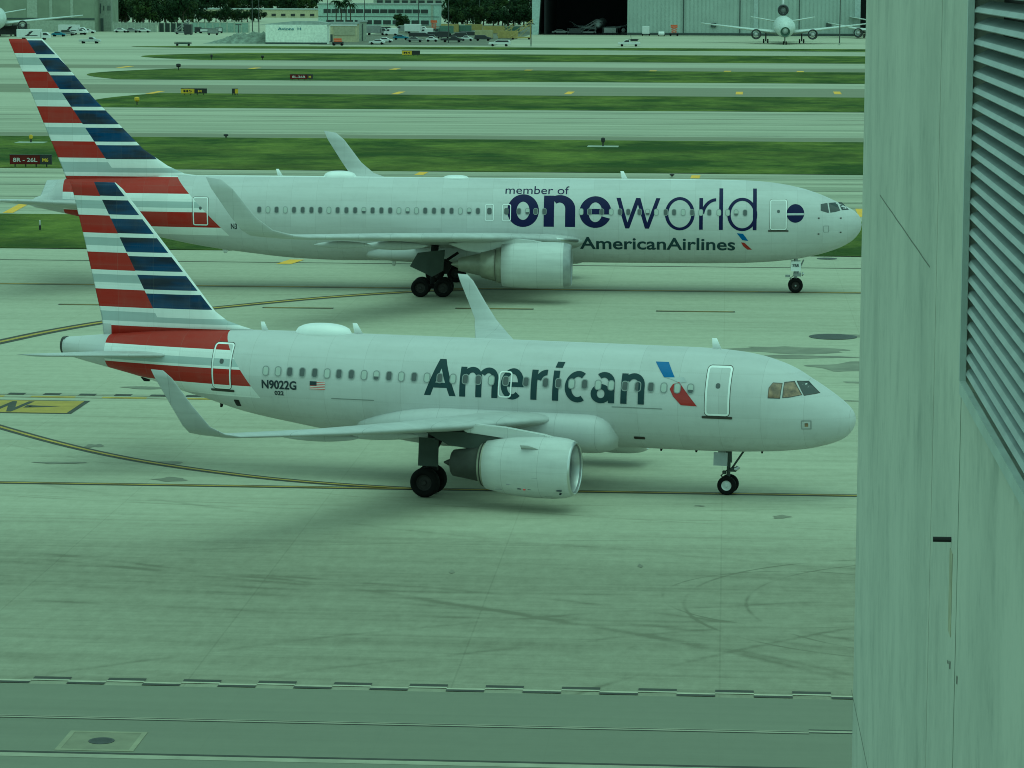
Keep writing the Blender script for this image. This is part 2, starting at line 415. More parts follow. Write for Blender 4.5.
def G_ring(cx, cy, RX, RY, rx, ry, a0=0, a1=360, n=36):
    n = max(6, int(n*abs(a1-a0)/360)); out = []
    for i in range(n):
        t0, t1 = [math.radians(a0+(a1-a0)*k/n) for k in (i, i+1)]
        out.append([(cx+RX*math.cos(t0), cy+RY*math.sin(t0)), (cx+RX*math.cos(t1), cy+RY*math.sin(t1)), (cx+rx*math.cos(t1), cy+ry*math.sin(t1)), (cx+rx*math.cos(t0), cy+ry*math.sin(t0))])
    return out
def G_bar(x0, x1, y0, y1): return [[(x0,y0),(x1,y0),(x1,y1),(x0,y1)]]
AMERICAN = [[[(55,0),(81,0),(131,140),(106,140)]], [[(182,0),(156,0),(106,140),(131,140)]], G_bar(84,154,31,51),
    G_bar(196,220,0,115), G_ring(244,74,40,42,16,21,0,150), G_bar(260,284,0,74), G_ring(308,74,40,42,16,21,0,150), G_bar(324,348,0,74),
    G_ring(405,57,46,60,22,39,0,312), G_bar(384,450,47,65), G_bar(478,502,0,115), G_ring(538,68,46,49,22,28,88,165), G_bar(563,587,0,115), [[(566,126),(594,126),(600,147),(572,147)]],
    G_ring(661,57,50,60,25,39,58,302), G_ring(752,35,39,37,15,17), G_bar(781,805,0,78), G_ring(762,76,43,41,19,21,0,128), G_bar(829,853,0,115), G_ring(877,74,43,43,19,22,0,150), G_bar(896,920,0,74)]
ONE = [G_ring(522.9,16.1,15.9,16.6,6.5,9.2), G_bar(543.6,554,0,31.6), G_ring(559.5,18.4,15.7,13.8,5.6,6.4,0,125), G_bar(565.1,575.2,0,18.4), G_ring(595.3,15.3,16,16.1,6.8,10,0,337), G_bar(588,611.2,13.2,18.8)]
WORLD = [[[(616,31),(620.3,31),(629.3,0),(625.3,0)]], [[(625.3,0),(629.3,0),(640,31),(635.7,31)]], [[(635.7,31),(640,31),(649,0),(645,0)]], [[(645,0),(649,0),(660,31),(655.8,31)]],
    G_ring(679.5,15.4,14.8,16.9,11.4,13.9), G_bar(698.8,702.5,-.6,31.5), G_ring(716,13,15.8,18.5,12.4,15.4,92,170), G_bar(718.6,722.4,-.6,41), G_ring(741.6,15.2,14.9,16.9,11.5,13.9), G_bar(752.2,755.9,-.6,41)]
def glyphs(root, tab, shapes, fa, fz, m, name):
    tot = bmesh.new()
    for i, sh_ in enumerate(shapes):
        b1 = bmesh.new()
        for q in sh_: b1.faces.new([b1.verts.new((-fa(x), fz(y), 0)) for x, y in q])
        bmesh.ops.remove_doubles(b1, verts=b1.verts[:], dist=1e-4)
        conform(b1, tab, .004 + .0012*i, .11, .4)
        me = bpy.data.meshes.new('x'); b1.to_mesh(me); b1.free(); tot.from_mesh(me); bpy.data.meshes.remove(me)
    return link(name, tot, m, root)
def build_small_jet():
    T = A319
    root = thing('airliner', 'silver twin-engine airliner in front, American lettering, on the taxiway line', 'airliner', (8.44, 117.62, 0), -.28369)
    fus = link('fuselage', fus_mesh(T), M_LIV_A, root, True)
    # fin
    zr = 5.0
    fin = [((-19.2,0,5.60),(-26.3,0,5.2),.05,(0,1,0)), ((-20.2,0,5.86),(-26.35,0,5.7),.08,(0,1,0)), ((-20.85,0,6.06),(-26.4,0,6.1),.085,(0,1,0)), ((-21.36,0,6.42),(-26.48,0,6.42),.09,(0,1,0)),
           ((-23.5,0,9.05),(-27.07,0,9.05),.09,(0,1,0)), ((-25.36,0,11.3),(-27.62,0,11.3),.085,(0,1,0)), ((-25.7,0,11.57),(-27.72,0,11.57),.05,(0,1,0))]
    f = link('tail_fin', wing(fin), M_LIV_A, root, True)
    bm = wing([((-24.55,0,6.5),(-24.62,0,6.5),.3,(0,1,0)), ((-26.6,0,11.3),(-26.66,0,11.3),.3,(0,1,0))])
    for v in bm.verts: v.co.y *= 1.0
    # stabilisers
    for s in (-1, 1):
        link('horizontal_stabiliser', wing([((-22.5, s*.5, 4.64),(-26.5, s*.5, 4.66),.07,(0,0,1)), ((-22.95, s*1.15, 4.69),(-26.55, s*1.15, 4.71),.07,(0,0,1)), ((-26.0, s*6.1, 5.16),(-27.3, s*6.1, 5.16),.09,(0,0,1)), ((-26.3, s*6.25, 5.18),(-27.3, s*6.25, 5.18),.05,(0,0,1))]), M_WING, root, True)
    # wings with sharklets
    for s in (-1, 1):
        secs = [((-6.0, s*1.2, 2.8),(-12.8, s*1.2, 2.3),.10,(0,0,1)), ((-6.45, s*1.9, 2.9),(-12.7, s*1.9, 2.45),.10,(0,0,1)), ((-8.75, s*6.3, 3.16),(-12.55, s*6.3, 2.95),.12,(0,0,1)),
                ((-11.5, s*11.8, 3.56),(-13.9, s*11.8, 3.5),.11,(0,0,1)), ((-13.85, s*16.5, 4.0),(-15.35, s*16.5, 4.0),.10,(0,0,1)), ((-14.2, s*17.05, 4.15),(-15.55, s*17.05, 4.15),.10,(0,-s*.4,1)),
                ((-14.62, s*17.42, 4.45),(-15.65, s*17.42, 4.45),.10,(0,-s,.5)), ((-15.2, s*17.62, 5.2),(-16.02, s*17.62, 5.2),.10,(0,-s,.15)), ((-15.85, s*17.83, 6.15),(-16.5, s*17.83, 6.15),.10,(0,-s,.15)), ((-16.15, s*17.9, 6.42),(-16.62, s*17.9, 6.45),.08,(0,-s,.15))]
        w = link('wing', wing(secs, .012), M_WING, root, True)
        for (yy, z, a0, L, r) in ((6.9, 2.86, 10.4, 3.9, .24), (10.6, 3.26, 11.5, 3.4, .20), (3.0, 2.3, 10.8, 3.0, .22)):
            bm = bmesh.new(); P = [(-a0-L*t, r*math.sin(math.pi*min(1, t*1.0))**.6 if 0 < t < 1 else .01) for t in [i/12 for i in range(13)]]
            lathe(bm, P, (0, s*yy, z-.05), 'X', 16)
            link('flap_track_fairing', bm, M_WING, w, True)
        bm = bmesh.new(); box(bm, (-7.25, s*5.0, 2.95), (.5,.05,.02)); link('wing_marking', bm, M_DMET, w)
        # engine + pylon
        engine(root, T, (s*5.75, 1.66), [(4.62,.98),(4.72,1.05),(4.95,1.12),(5.4,1.17),(6.1,1.18),(6.9,1.13),(7.5,1.04),(8.05,.93),(8.05,.90),(7.6,.88)],
               [(4.62,.90),(5.0,.86),(5.6,.86)], [(4.74,1.055),(4.64,1.0),(4.59,.955),(4.61,.92),(4.72,.885),(5.0,.86)],
               [(7.6,.86),(8.2,.84),(8.22,.70),(8.5,.64),(9.4,.50),(9.45,.44),(9.0,.40),(9.4,.22),(9.8,.03)], .86, M_EXH, ring=[(8.0,.86),(8.02,.88),(8.28,.80),(8.3,.72)])
        bm = bmesh.new()
        for q, (a0, z0, a1, z1) in enumerate(((5.3, 2.6, 9.6, 2.1), )):
            sideprism(bm, [(-5.1, 2.74), (-5.8, 2.90), (-7.4, 3.12), (-8.6, 3.2), (-9.1, 3.05), (-8.9, 2.86), (-7.6, 2.74), (-6.4, 2.62)], s*5.75-.15, s*5.75+.15)
        bmesh.ops.bevel(bm, geom=bm.edges[:], offset=.04, segments=2, affect='EDGES')
        pyl = link('engine_pylon', bm, M_NAC, root)
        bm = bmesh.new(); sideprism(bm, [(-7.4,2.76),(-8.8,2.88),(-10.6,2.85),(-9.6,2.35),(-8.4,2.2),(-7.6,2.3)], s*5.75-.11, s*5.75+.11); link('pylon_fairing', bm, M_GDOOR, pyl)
        bm = bmesh.new(); wb = [((-5.7, s*(5.75)-.8, 2.42),(-6.5, s*5.75-.85, 2.45),.05,(0,1,.5)), ((-6.2, s*5.75-1.02, 2.62),(-6.5, s*5.75-1.03, 2.62),.05,(0,1,.5))]
        link('nacelle_strake', wing(wb), M_NAC, root, True)
    for k, (a0, th, dx, dz, mm) in enumerate(((6.35,-38,.10,.10,M_FLAGR),(6.55,-38,.14,.04,M_DKLET),(6.15,-38,.14,.04,M_DKLET),(5.0,-38,.20,.05,M_DKLET),(4.98,-47,.08,.08,M_DKLET),(6.9,-30,.3,.03,M_GEAR),(5.9,-12,.22,.03,M_GEAR),(7.4,-45,.25,.03,M_GEAR),(5.5,-60,.3,.03,M_GEAR))):
        R_ = 1.165 if a0 < 6.6 else 1.12; t_ = math.radians(th); bm = bmesh.new()
        box(bm, (-a0, -(5.75+R_*math.cos(t_)), 1.66+R_*math.sin(t_)), (dx, .02, dz), 0, 0, t_*1.0)
        link('cowl_marking', bm, mm, root)
    # belly fairing
    bm = bmesh.new(); rings = []; n = 40
    for i in range(41):
        t = i/40; a = 4.05 + t*(14.9-4.05)
        k = math.sqrt(max(0, 1-(1-t/.10)**2)) if t < .10 else 1
        if t > .62: k = math.cos(math.pi/2*((t-.62)/.38))**.7 if t < 1 else 0.0
        zt = 2.5 + .92*k; zb = 2.1 - .62*k; w = 1.3 + 1.08*k
        zc, hh = (zt+zb)/2, (zt-zb)/2
        r = []
        for j in range(n):
            an = 2*math.pi*j/n; cc, ss = math.cos(an), math.sin(an); e = .75
            r.append(bm.verts.new((-a, w*abs(cc)**e*(1 if cc > 0 else -1), zc+hh*abs(ss)**e*(1 if ss > 0 else -1))))
        rings.append(r)
    for i in range(40):
        for j in range(n): bm.faces.new((rings[i][j], rings[i][(j+1)%n], rings[i+1][(j+1)%n], rings[i+1][j]))
    bm.faces.new(rings[0]); bm.faces.new(rings[-1]); fixn(bm)
    link('belly_fairing', bm, M_SILV, root, True)
    # gear
    bm = bmesh.new()
    tube(bm, [(.0,0,1.9),(.02,0,1.25)], .11, 12); tube(bm, [(.02,0,1.3),(0,0,.36)], .075, 12); tube(bm, [(0,-.32,.36),(0,.32,.36)], .05, 8)
    tube(bm, [(.62,0,1.74),(.12,0,.98)], .04, 8); tube(bm, [(.02,0,1.0),(-.28,0,.72),(-.05,0,.45)], .035, 6)
    tube(bm, [(.1,-.25,.95),(.1,.25,.95)], .05, 8); box(bm, (.22,0,.98), (.22,.34,.14)); box(bm, (-.15,-.02,.85), (.12,.2,.12))
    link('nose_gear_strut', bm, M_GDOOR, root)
    for s in (-1, 1): bm = bmesh.new(); box(bm, (-.22, s*.42, 1.43), (.55,.03,.52), 0, 0, s*.1); link('nose_gear_door', bm, M_GEAR, root)
    for s in (-1, 1):
        wheel(root, (0, s*.25, .375), .375, .2, M_RIM)
        bm = bmesh.new(); lathe(bm, [(-.04,.01),(-.04,.075),(.02,.085),(.1,.03)], (.32, s*.13, 1.02), 'X', 14, close=False); link('taxi_light', bm, M_POL, root)
    for s in (-1, 1):
        bm = bmesh.new(); yc = s*3.795
        tube(bm, [(-10.95,yc-s*.25,2.5),(-11.04,yc,1.3)], .17, 14); tube(bm, [(-11.04,yc,1.4),(-11.04,yc,.58)], .11, 12); tube(bm, [(-11.04,yc-.5,.58),(-11.04,yc+.5,.58)], .09, 10)
        tube(bm, [(-11.04,yc,1.25),(-10.98,yc-s*1.7,2.1)], .07, 8); tube(bm, [(-11.15,yc,1.2),(-11.5,yc,.95),(-11.15,yc,.66)], .05, 6); box(bm, (-10.8,yc,1.25), (.25,.2,.5))
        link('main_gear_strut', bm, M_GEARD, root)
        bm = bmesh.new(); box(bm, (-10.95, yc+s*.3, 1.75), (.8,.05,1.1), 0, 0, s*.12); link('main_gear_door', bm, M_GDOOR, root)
        bm = bmesh.new(); box(bm, (-9.8, yc+s*.1, 2.5), (1.7,.7,.5)); link('gear_bay', bm, M_BLK, root)
        bm = bmesh.new(); lathe(bm, [(-.05,.01),(-.05,.12),(.02,.13)], (-9.35, yc+s*.1-.36, 2.62) if s < 0 else (-9.35, yc+.46, 2.62), 'Y', 14); link('landing_light', bm, M_WHITE, root)
        for o in (-.465, .465): wheel(root, (-11.04, yc+o, .58), .58, .41, M_RIMD)
    # windows
    wa = [18.49,17.96,17.46,16.93,16.4,15.88,15.38,14.86,14.33,13.82,13.29,12.78,12.25,11.72,11.19,10.65,10.14,9.61,9.08,8.49,7.67,6.88,6.36,5.83,5.31,4.77,4.25,3.7,3.19,2.67,2.16,1.63,1.11]
    windows(root, T, wa, 4.34, .27, .39, {0,1,5,8,9,11,13,15,18,23,25,26,30,31,32})
    door(root, T, -.42, .53, 3.34, 5.2, .14, .075, M_LIV_A, sill=True)
    door(root, T, 20.03, 20.88, 3.5, 5.32, .14, .06, M_LIV_A, sill=True)
    e = link('overwing_exit', conform(ring2(rrect(8.24,8.78,3.7,4.71,.13), rrect(8.29,8.73,3.75,4.66,.1)), T, .04, .12, .2), M_WHITE, root)
    # cockpit glazing
    for pl, mm in (([(-1.88,4.1),(-2.30,4.09),(-2.32,4.6),(-2.0,4.62),(-1.88,4.45)], M_TAN), ([(-2.42,4.11),(-2.42,4.63),(-2.74,4.65),(-3.06,4.2),(-2.62,4.12)], M_TAN), ([(-2.85,4.66),(-3.2,4.62),(-3.66,4.24),(-3.17,4.18)], M_COCK)):
        ca, cz = sum(q[0] for q in pl)/len(pl), sum(q[1] for q in pl)/len(pl)
        for sg in (-1, 1):
            w = link('cockpit_window', conform(poly2([pl]), T, .012, .1, .1, sg), mm, root, True)
            big = [(ca+(q[0]-ca)*1.1, cz+(q[1]-cz)*1.1) for q in pl]
            link('window_frame', conform(ring2(big, pl), T, .014, .1, .1, sg), M_DMET, w)
    # lettering
    glyphs(root, T, AMERICAN, lambda x: 11.82-(x-55)*.01029, lambda y: 3.66+y*.00993, M_NAVY, 'airline_lettering')
    letters(root, T, 'N9022G', 18.66, 17.16, 3.64, .34, .03, M_DKLET, name='registration_lettering')
    letters(root, T, '022', 18.12, 17.72, 3.38, .17, .03, M_DKLET, name='fleet_number')
    sy = link('flight_symbol', conform(poly2([[(2.64,5.26),(2.12,5.26),(1.77,4.72),(2.2,4.72)]]), T, .014, .1, .2), M_SYMB, root)
    link('symbol_red_half', conform(poly2([[(1.58,4.57),(.83,3.68),(1.46,3.7),(1.78,4.02),(1.93,4.3),(1.82,4.48)]]), T, .016, .1, .2), M_SYMR, sy)
    link('symbol_grey_half', conform(poly2([[(2.15,4.71),(1.42,4.75),(1.28,4.58),(1.56,4.54),(1.9,4.66)]]), T, .015, .1, .2), M_SYMG, sy)
    fl = conform(poly2([[(16.59,3.68),(15.95,3.68),(15.95,4.01),(16.59,4.01)]]), T, .013, .12, .3)
    fl = link('flag', fl, M_FLAGW, root)
    link('flag_stripes', conform(poly2([[(16.59,3.68+.066*k+.01),(15.95,3.68+.066*k+.01),(15.95,3.715+.066*k),(16.59,3.715+.066*k)] for k in range(5)]), T, .016, .12, .3), M_FLAGR, fl)
    link('flag_canton', conform(poly2([[(16.59,3.84),(16.3,3.84),(16.3,4.01),(16.59,4.01)]]), T, .019, .12, .3), M_DKLET, fl)
    # small fuselage details
    link('static_port_frame', conform(ring2(rrect(-3.5,-3.12,2.88,3.24,.03), rrect(-3.46,-3.16,2.92,3.2,.02)), T, .01, .1, .2), M_GEAR, root)
    link('static_port', conform(poly2([rrect(-3.38,-3.25,2.99,3.13,.02)]), T, .012, .1, .2), M_TAN, root)
    link('cargo_latch', conform(poly2([rrect(3.0,3.45,2.2,2.32,.04)]), T, .01, .1, .2), M_DMET, root)
    link('outflow_valve', conform(poly2([rrect(18.9+.9,20.05,2.75,3.05,.04)]), T, .01, .1, .2), M_BLK, root)
    for a0, a1, zz in ((13.9, 15.7, 3.33), (2.2, 4.2, 3.5)):
        link('cargo_door_seam', conform(poly2([rrect(a0,a1,zz,zz+.035,.01)]), T, .01, .1, .3), M_WFR, root)
    for a, z, h, c, sw, dn in ((.3, 5.68, .42, .38, .22, 0), (15.0, 5.74, .42, .38, .28, 0), (19.05, 5.74, .34, .3, .2, 0), (1.2, 1.7, .12, .14, .05, 1), (-1.4, 1.76, .10, .12, .04, 1), (21.0, 2.72, .22, .2, .1, 1), (24.2, 3.55, .12, .5, .1, 1), (2.6, 1.69, .12, .14, .06, 1)):
        blade(root, a, z, h, c, sw, 'antenna', bool(dn), m=M_GEARD if dn else None)
    bm = bmesh.new(); n = 24; L = 1.22; A0 = 16.7
    rings = []
    for i in range(15):
        t = -1 + 2*i/14; k = math.sqrt(max(.0004, 1-abs(t)**2.4)); rings.append([bm.verts.new((-(A0+t*L), .55*k*math.cos(2*math.pi*j/n), 5.7+(.42*k*math.sin(2*math.pi*j/n)))) for j in range(n)])
    for i in range(14):
        for j in range(n): bm.faces.new((rings[i][j], rings[i][(j+1)%n], rings[i+1][(j+1)%n], rings[i+1][j]))
    fixn(bm); link('antenna_radome', bm, M_WHITE, root, True)
    bm = bmesh.new(); lathe(bm, [(-27.95,.385),(-28.12,.36),(-28.13,.25),(-27.9,.24)], (0,0,4.79), 'X', 24, close=True); link('tail_exhaust', bm, M_EXH, root, True)
    bm = bmesh.new(); tube(bm, [(-8.9,-2.19,2.76),(-8.9,-2.22,2.35)], .02, 6); link('panel_gap', bm, M_DMET, root)
    return root
def build_long_jet():
    T = B767
    root = thing('airliner', 'long white airliner behind with oneworld lettering and striped tail', 'airliner', (18.02, 193.70, 0), -.06841)
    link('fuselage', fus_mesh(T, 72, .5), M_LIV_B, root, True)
    fin = [((-37.6,0,7.05),(-46.5,0,6.0),.04,(0,1,0)), ((-39.2,0,7.25),(-46.95,0,7.0),.07,(0,1,0)), ((-40.3,0,7.75),(-47.22,0,7.75),.085,(0,1,0)), ((-41.85,0,8.8),(-47.65,0,8.8),.09,(0,1,0)), ((-45.0,0,12.0),(-48.95,0,12.0),.09,(0,1,0)),
           ((-47.35,0,14.8),(-50.1,0,14.8),.085,(0,1,0)), ((-48.0,0,15.5),(-50.4,0,15.5),.08,(0,1,0)), ((-48.3,0,15.8),(-50.5,0,15.8),.04,(0,1,0))]
    link('tail_fin', wing(fin), M_LIV_B, root, True)
    for s in (-1, 1):
        link('horizontal_stabiliser', wing([((-42.6, s*.6, 5.2),(-49.0, s*.6, 5.2),.10,(0,0,1)), ((-43.3, s*1.6, 5.3),(-49.1, s*1.6, 5.3),.10,(0,0,1)), ((-48.0, s*9.1, 6.1),(-50.2, s*9.1, 6.1),.09,(0,0,1)), ((-48.5, s*9.35, 6.12),(-50.2, s*9.35, 6.12),.05,(0,0,1))]), M_WING, root, True)
        secs = [((-12.6, s*1.5, 3.2),(-24.2, s*1.5, 2.6),.12,(0,0,1)), ((-13.8, s*2.6, 3.38),(-24.1, s*2.6, 2.9),.09,(0,0,1)), ((-17.3, s*8.0, 4.0),(-24.0, s*8.0, 3.75),.09,(0,0,1)),
                ((-23.0, s*16.2, 4.68),(-27.5, s*16.2, 4.55),.105,(0,0,1)), ((-28.0, s*23.5, 5.25),(-30.7, s*23.5, 5.25),.10,(0,0,1)), ((-28.7, s*24.3, 5.4),(-31.2, s*24.3, 5.4),.10,(0,-s*.4,1)),
                ((-29.8, s*24.85, 5.75),(-31.6, s*24.85, 5.75),.09,(0,-s,.6)), ((-30.75, s*25.1, 6.5),(-32.15, s*25.1, 6.5),.10,(0,-s,.2)), ((-32.0, s*25.35, 8.1),(-33.2, s*25.35, 8.1),.10,(0,-s,.15)), ((-32.6, s*25.4, 8.6),(-33.5, s*25.4, 8.75),.08,(0,-s,.15))]
        w = link('wing', wing(secs, .012), M_WING, root, True)
        for (yy, z, a0, L, r) in ((11.3, 3.75, 22.4, 4.0, .27), (16.8, 4.25, 25.2, 3.4, .22)):
            bm = bmesh.new(); lathe(bm, [(-a0-L*t, r*math.sin(math.pi*t)**.6 if 0 < t < 1 else .01) for t in [i/12 for i in range(13)]], (0, s*yy, z), 'X', 16)
            link('flap_track_fairing', bm, M_WING, w, True)
        bm = wing([((-13.7, s*2.6, 3.40),(-14.4, s*2.6, 3.36),.34,(0,0,1)), ((-14.9, s*4.3, 3.62),(-15.6, s*4.3, 3.58),.30,(0,0,1))]); link('leading_edge_slat', bm, M_POL, w, True)
        engine(root, T, (s*7.9, 2.33), [(13.95,1.24),(14.1,1.34),(14.4,1.40),(15.2,1.43),(16.4,1.43),(17.5,1.38),(18.15,1.31),(18.15,1.27),(17.8,1.25)],
               [(13.95,1.13),(14.3,1.1),(15.0,1.12)], [(14.35,1.398),(14.0,1.32),(13.88,1.22),(13.9,1.16),(14.05,1.12),(14.3,1.1)],
               [(17.8,1.22),(18.2,1.12),(18.5,1.10),(18.52,.98),(19.4,.76),(19.42,.70),(20.85,.40),(20.86,.34),(20.5,.3),(20.9,.22),(21.3,.03)], 1.1, M_CORE, lipmat=M_GEAR, ring=[(18.55,1.0),(18.56,1.03),(19.42,.80),(19.46,.77)])
        bm = bmesh.new(); sideprism(bm, [(-15.4,3.7),(-16.2,3.84),(-17.6,3.98),(-19.5,3.9),(-21.5,3.6),(-20.4,3.2),(-19.0,3.0),(-17.6,3.2),(-16,3.4)], s*7.9-.24, s*7.9+.24)
        bmesh.ops.bevel(bm, geom=bm.edges[:], offset=.06, segments=2, affect='EDGES'); link('engine_pylon', bm, M_NAC, root)
        # main gear bogie
        bm = bmesh.new(); yc = s*4.65
        tube(bm, [(-22.6,yc,3.2),(-22.76,yc,1.5)], .24, 14); tube(bm, [(-22.76,yc,1.6),(-22.76,yc,.75)], .15, 12); tube(bm, [(-21.9,yc,.62),(-23.6,yc,.62)], .13, 10)
        for d in (-.71, .71): tube(bm, [(-22.76+d,yc-.7,.6),(-22.76+d,yc+.7,.6)], .1, 10)
        tube(bm, [(-22.7,yc,1.7),(-21.2,yc-s*.6,2.7)], .09, 8); tube(bm, [(-22.7,yc,1.8),(-22.6,yc-s*1.9,2.6)], .09, 8); box(bm, (-21.9,yc,1.9), (.6,.5,.7), 0, .5)
        link('main_gear_strut', bm, M_GEARD, root)
        bm = bmesh.new(); sideprism(bm, [(-21.9,3.0),(-23.6,2.8),(-24.1,1.95),(-22.7,1.3),(-22.0,1.7)], yc+s*.8, yc+s*.86); link('main_gear_door', bm, M_GDOOR, root)
        for d in (-.71, .71):
            for o in (-.57, .57): wheel(root, (-22.76+d, yc+o, .585), .585, .42, M_RIMD)
    bm = bmesh.new(); rings = []; n = 40
    for i in range(41):
        t = i/40; a = 14.0 + t*(27.5-14.0); k = math.sin(math.pi*t)**.35 if 0 < t < 1 else 0
        zt = 2.4+.9*k; zb = 2.2-.52*k; w = 1.1+1.46*k; zc, hh = (zt+zb)/2, (zt-zb)/2
        rings.append([bm.verts.new((-a, w*abs(math.cos(q))**.75*(1 if math.cos(q) > 0 else -1), zc+hh*abs(math.sin(q))**.75*(1 if math.sin(q) > 0 else -1))) for q in [2*math.pi*j/n for j in range(n)]])
    for i in range(40):
        for j in range(n): bm.faces.new((rings[i][j], rings[i][(j+1)%n], rings[i+1][(j+1)%n], rings[i+1][j]))
    bm.faces.new(rings[0]); bm.faces.new(rings[-1]); fixn(bm); link('belly_fairing', bm, M_SILV, root, True)
    bm = bmesh.new()
    tube(bm, [(0,0,2.2),(0,0,1.1)], .13, 12); tube(bm, [(0,0,1.3),(0,0,.47)], .09, 12); tube(bm, [(0,-.4,.47),(0,.4,.47)], .06, 8); tube(bm, [(.5,0,2.1),(.1,0,1.2)], .05, 8)
    tube(bm, [(0,0,1.2),(-.35,0,.9),(-.05,0,.6)], .045, 6); box(bm, (.1,0,1.15), (.5,.7,.2)); box(bm, (-.5,0,1.05), (.3,.3,.14)); link('nose_gear_strut', bm, M_GEAR, root)
    for s in (-1, 1): d = bmesh.new(); box(d, (.0, s*.55, 1.72), (.62,.04,.62), 0, 0, s*.1); link('nose_gear_door', d, M_WHITE, root)
    b = fit_text('7BR', -.22, .22, .18, .02)
    for v in b.verts: v.co = Vector((v.co.x, -.60, v.co.y+1.68))
    link('door_number', b, M_DKLET, root)
    bm = bmesh.new(); lathe(bm, [(-.03,.01),(-.03,.1),(.02,.12),(.1,.04)], (.42,-.2,1.2), 'X', 14); link('taxi_light', bm, M_POL, root)
    for s in (-1, 1): wheel(root, (0, s*.3, .47), .47, .26, M_RIMD)
    wa = [34.01-.5567*i for i in range(26)] + [17.5,16.96,16.44,15.9,13.57,13.05,12.27,11.68,11.13,10.61,9.9,9.39,8.84,8.25,7.73,7.16,6.6,6.05,5.52,4.92,4.37,3.84,3.28]
    windows(root, T, wa, lambda a: 5.235-.0026*max(0, a-5), .29, .42, {1,3,8,12,16,17,18,23,24,27,30,33,37,38,41,43,45,46,47})
    door(root, T, .66, 1.71, 4.18, 6.05, .12, .06, M_LIV_B, sill=True); door(root, T, 37.32, 38.3, 4.1, 5.9, .12, .07, M_LIV_B)
    for a0, a1 in ((19.08,19.65), (18.0,18.57)):
        e = link('overwing_exit', conform(ring2(rrect(a0,a1,4.58,5.64,.12), rrect(a0+.05,a1-.05,4.63,5.59,.09)), T, .03, .12, .2), M_WHITE, root)
        link('exit_window', conform(poly2([rrect((a0+a1)/2-.14,(a0+a1)/2+.14,5.0,5.4,.1)]), T, .03, .12, 0), M_WIN, e)
    for pl, mm in (([(-1.47,5.75),(-1.47,5.36),(-1.9,5.22),(-2.0,5.22),(-1.9,5.8)], M_COCK), ([(-2.08,5.22),(-1.98,5.8),(-2.5,5.80),(-2.72,5.33),(-2.4,5.25)], M_COCK), ([(-2.62,5.78),(-2.86,5.76),(-3.28,5.34),(-2.82,5.34)], M_COCK)):
        for sg in (-1, 1): link('cockpit_window', conform(poly2([pl]), T, .014, .1, .1, sg), mm, root, True)
    letters(root, T, 'member of', 18.4, 14.37, 6.27, .46, 0.0, M_PURP, name='member_of_lettering')
    glyphs(root, T, ONE, lambda x: 18.37-(x-505)*.06305, lambda y: 4.25+y*.061, M_PURP, 'alliance_bold_lettering')
    glyphs(root, T, WORLD, lambda x: 18.37-(x-505)*.06305, lambda y: 4.19+y*.061, M_PURP, 'alliance_thin_lettering')
    letters(root, T, 'AmericanAirlines', 13.65, 3.87, 2.84, .78, .018, M_NAVY, name='airline_lettering')
    sy = link('flight_symbol', conform(poly2([[(3.78,3.95),(3.39,3.92),(3.05,3.46),(3.42,3.5)]]), T, .014, .1, .2), M_SYMB, root)
    link('symbol_red_half', conform(poly2([[(3.3,3.34),(2.81,2.88),(3.1,2.88),(3.36,3.1),(3.5,3.36)]]), T, .016, .1, .2), M_SYMR, sy)
    C = [(.12+.55*math.cos(2*math.pi*k/36), 5.2+.57*math.sin(2*math.pi*k/36)) for k in range(36)]
    cr = link('round_emblem', conform(poly2([C]), T, .014, .12, .2), M_PURP, root)
    link('emblem_band', conform(poly2([[(.64,5.09),(-.40,5.09),(-.41,5.22),(.64,5.22)]]), T, .02, .12, .2), M_SYMG, cr)
    bm = fit_text('N3', -35.85, -35.46, .36, .02)
    for v in bm.verts: v.co.y += 3.9
    link('registration_lettering', conform(bm, T, .016, .11, .4), M_DKLET, root)
    for a, z in ((-1.35,4.9),(-2.75,4.87),(-1.35,3.9),(-2.75,3.98)): link('probe', conform(poly2([rrect(a-.06,a+.06,z-.04,z+.04,.03)]), T, .02, .1, .2), M_DMET, root)
    link('avionics_panel', conform(ring2(rrect(-2.0,-1.65,4.0,4.42,.03), rrect(-1.97,-1.68,4.03,4.39,.02)), T, .01, .1, .2), M_GEAR, root)
    for a, z, h, c, sw, dn in ((10.7,7.13,.5,.4,.3,0),(32.8,7.15,.45,.35,.3,0),(25.5,1.8,.35,.35,.1,1),(36.4,2.35,.2,.4,.1,1)): blade(root, a, z, h, c, sw, 'antenna', bool(dn))
    for A0, L, H in ((29.15,1.1,.42), (21.7,.85,.2)):
        bm = bmesh.new(); n = 20; rings = []
        for i in range(13):
            t = -1+2*i/12; k = math.sqrt(max(.0004, 1-abs(t)**2.4)); rings.append([bm.verts.new((-(A0+t*L), .6*k*math.cos(2*math.pi*j/n), 7.1+H*k*math.sin(2*math.pi*j/n))) for j in range(n)])
        for i in range(12):
            for j in range(n): bm.faces.new((rings[i][j], rings[i][(j+1)%n], rings[i+1][(j+1)%n], rings[i+1][j]))
        fixn(bm); link('antenna_radome', bm, M_WHITE, root, True)
    return root
build_small_jet(); build_long_jet()
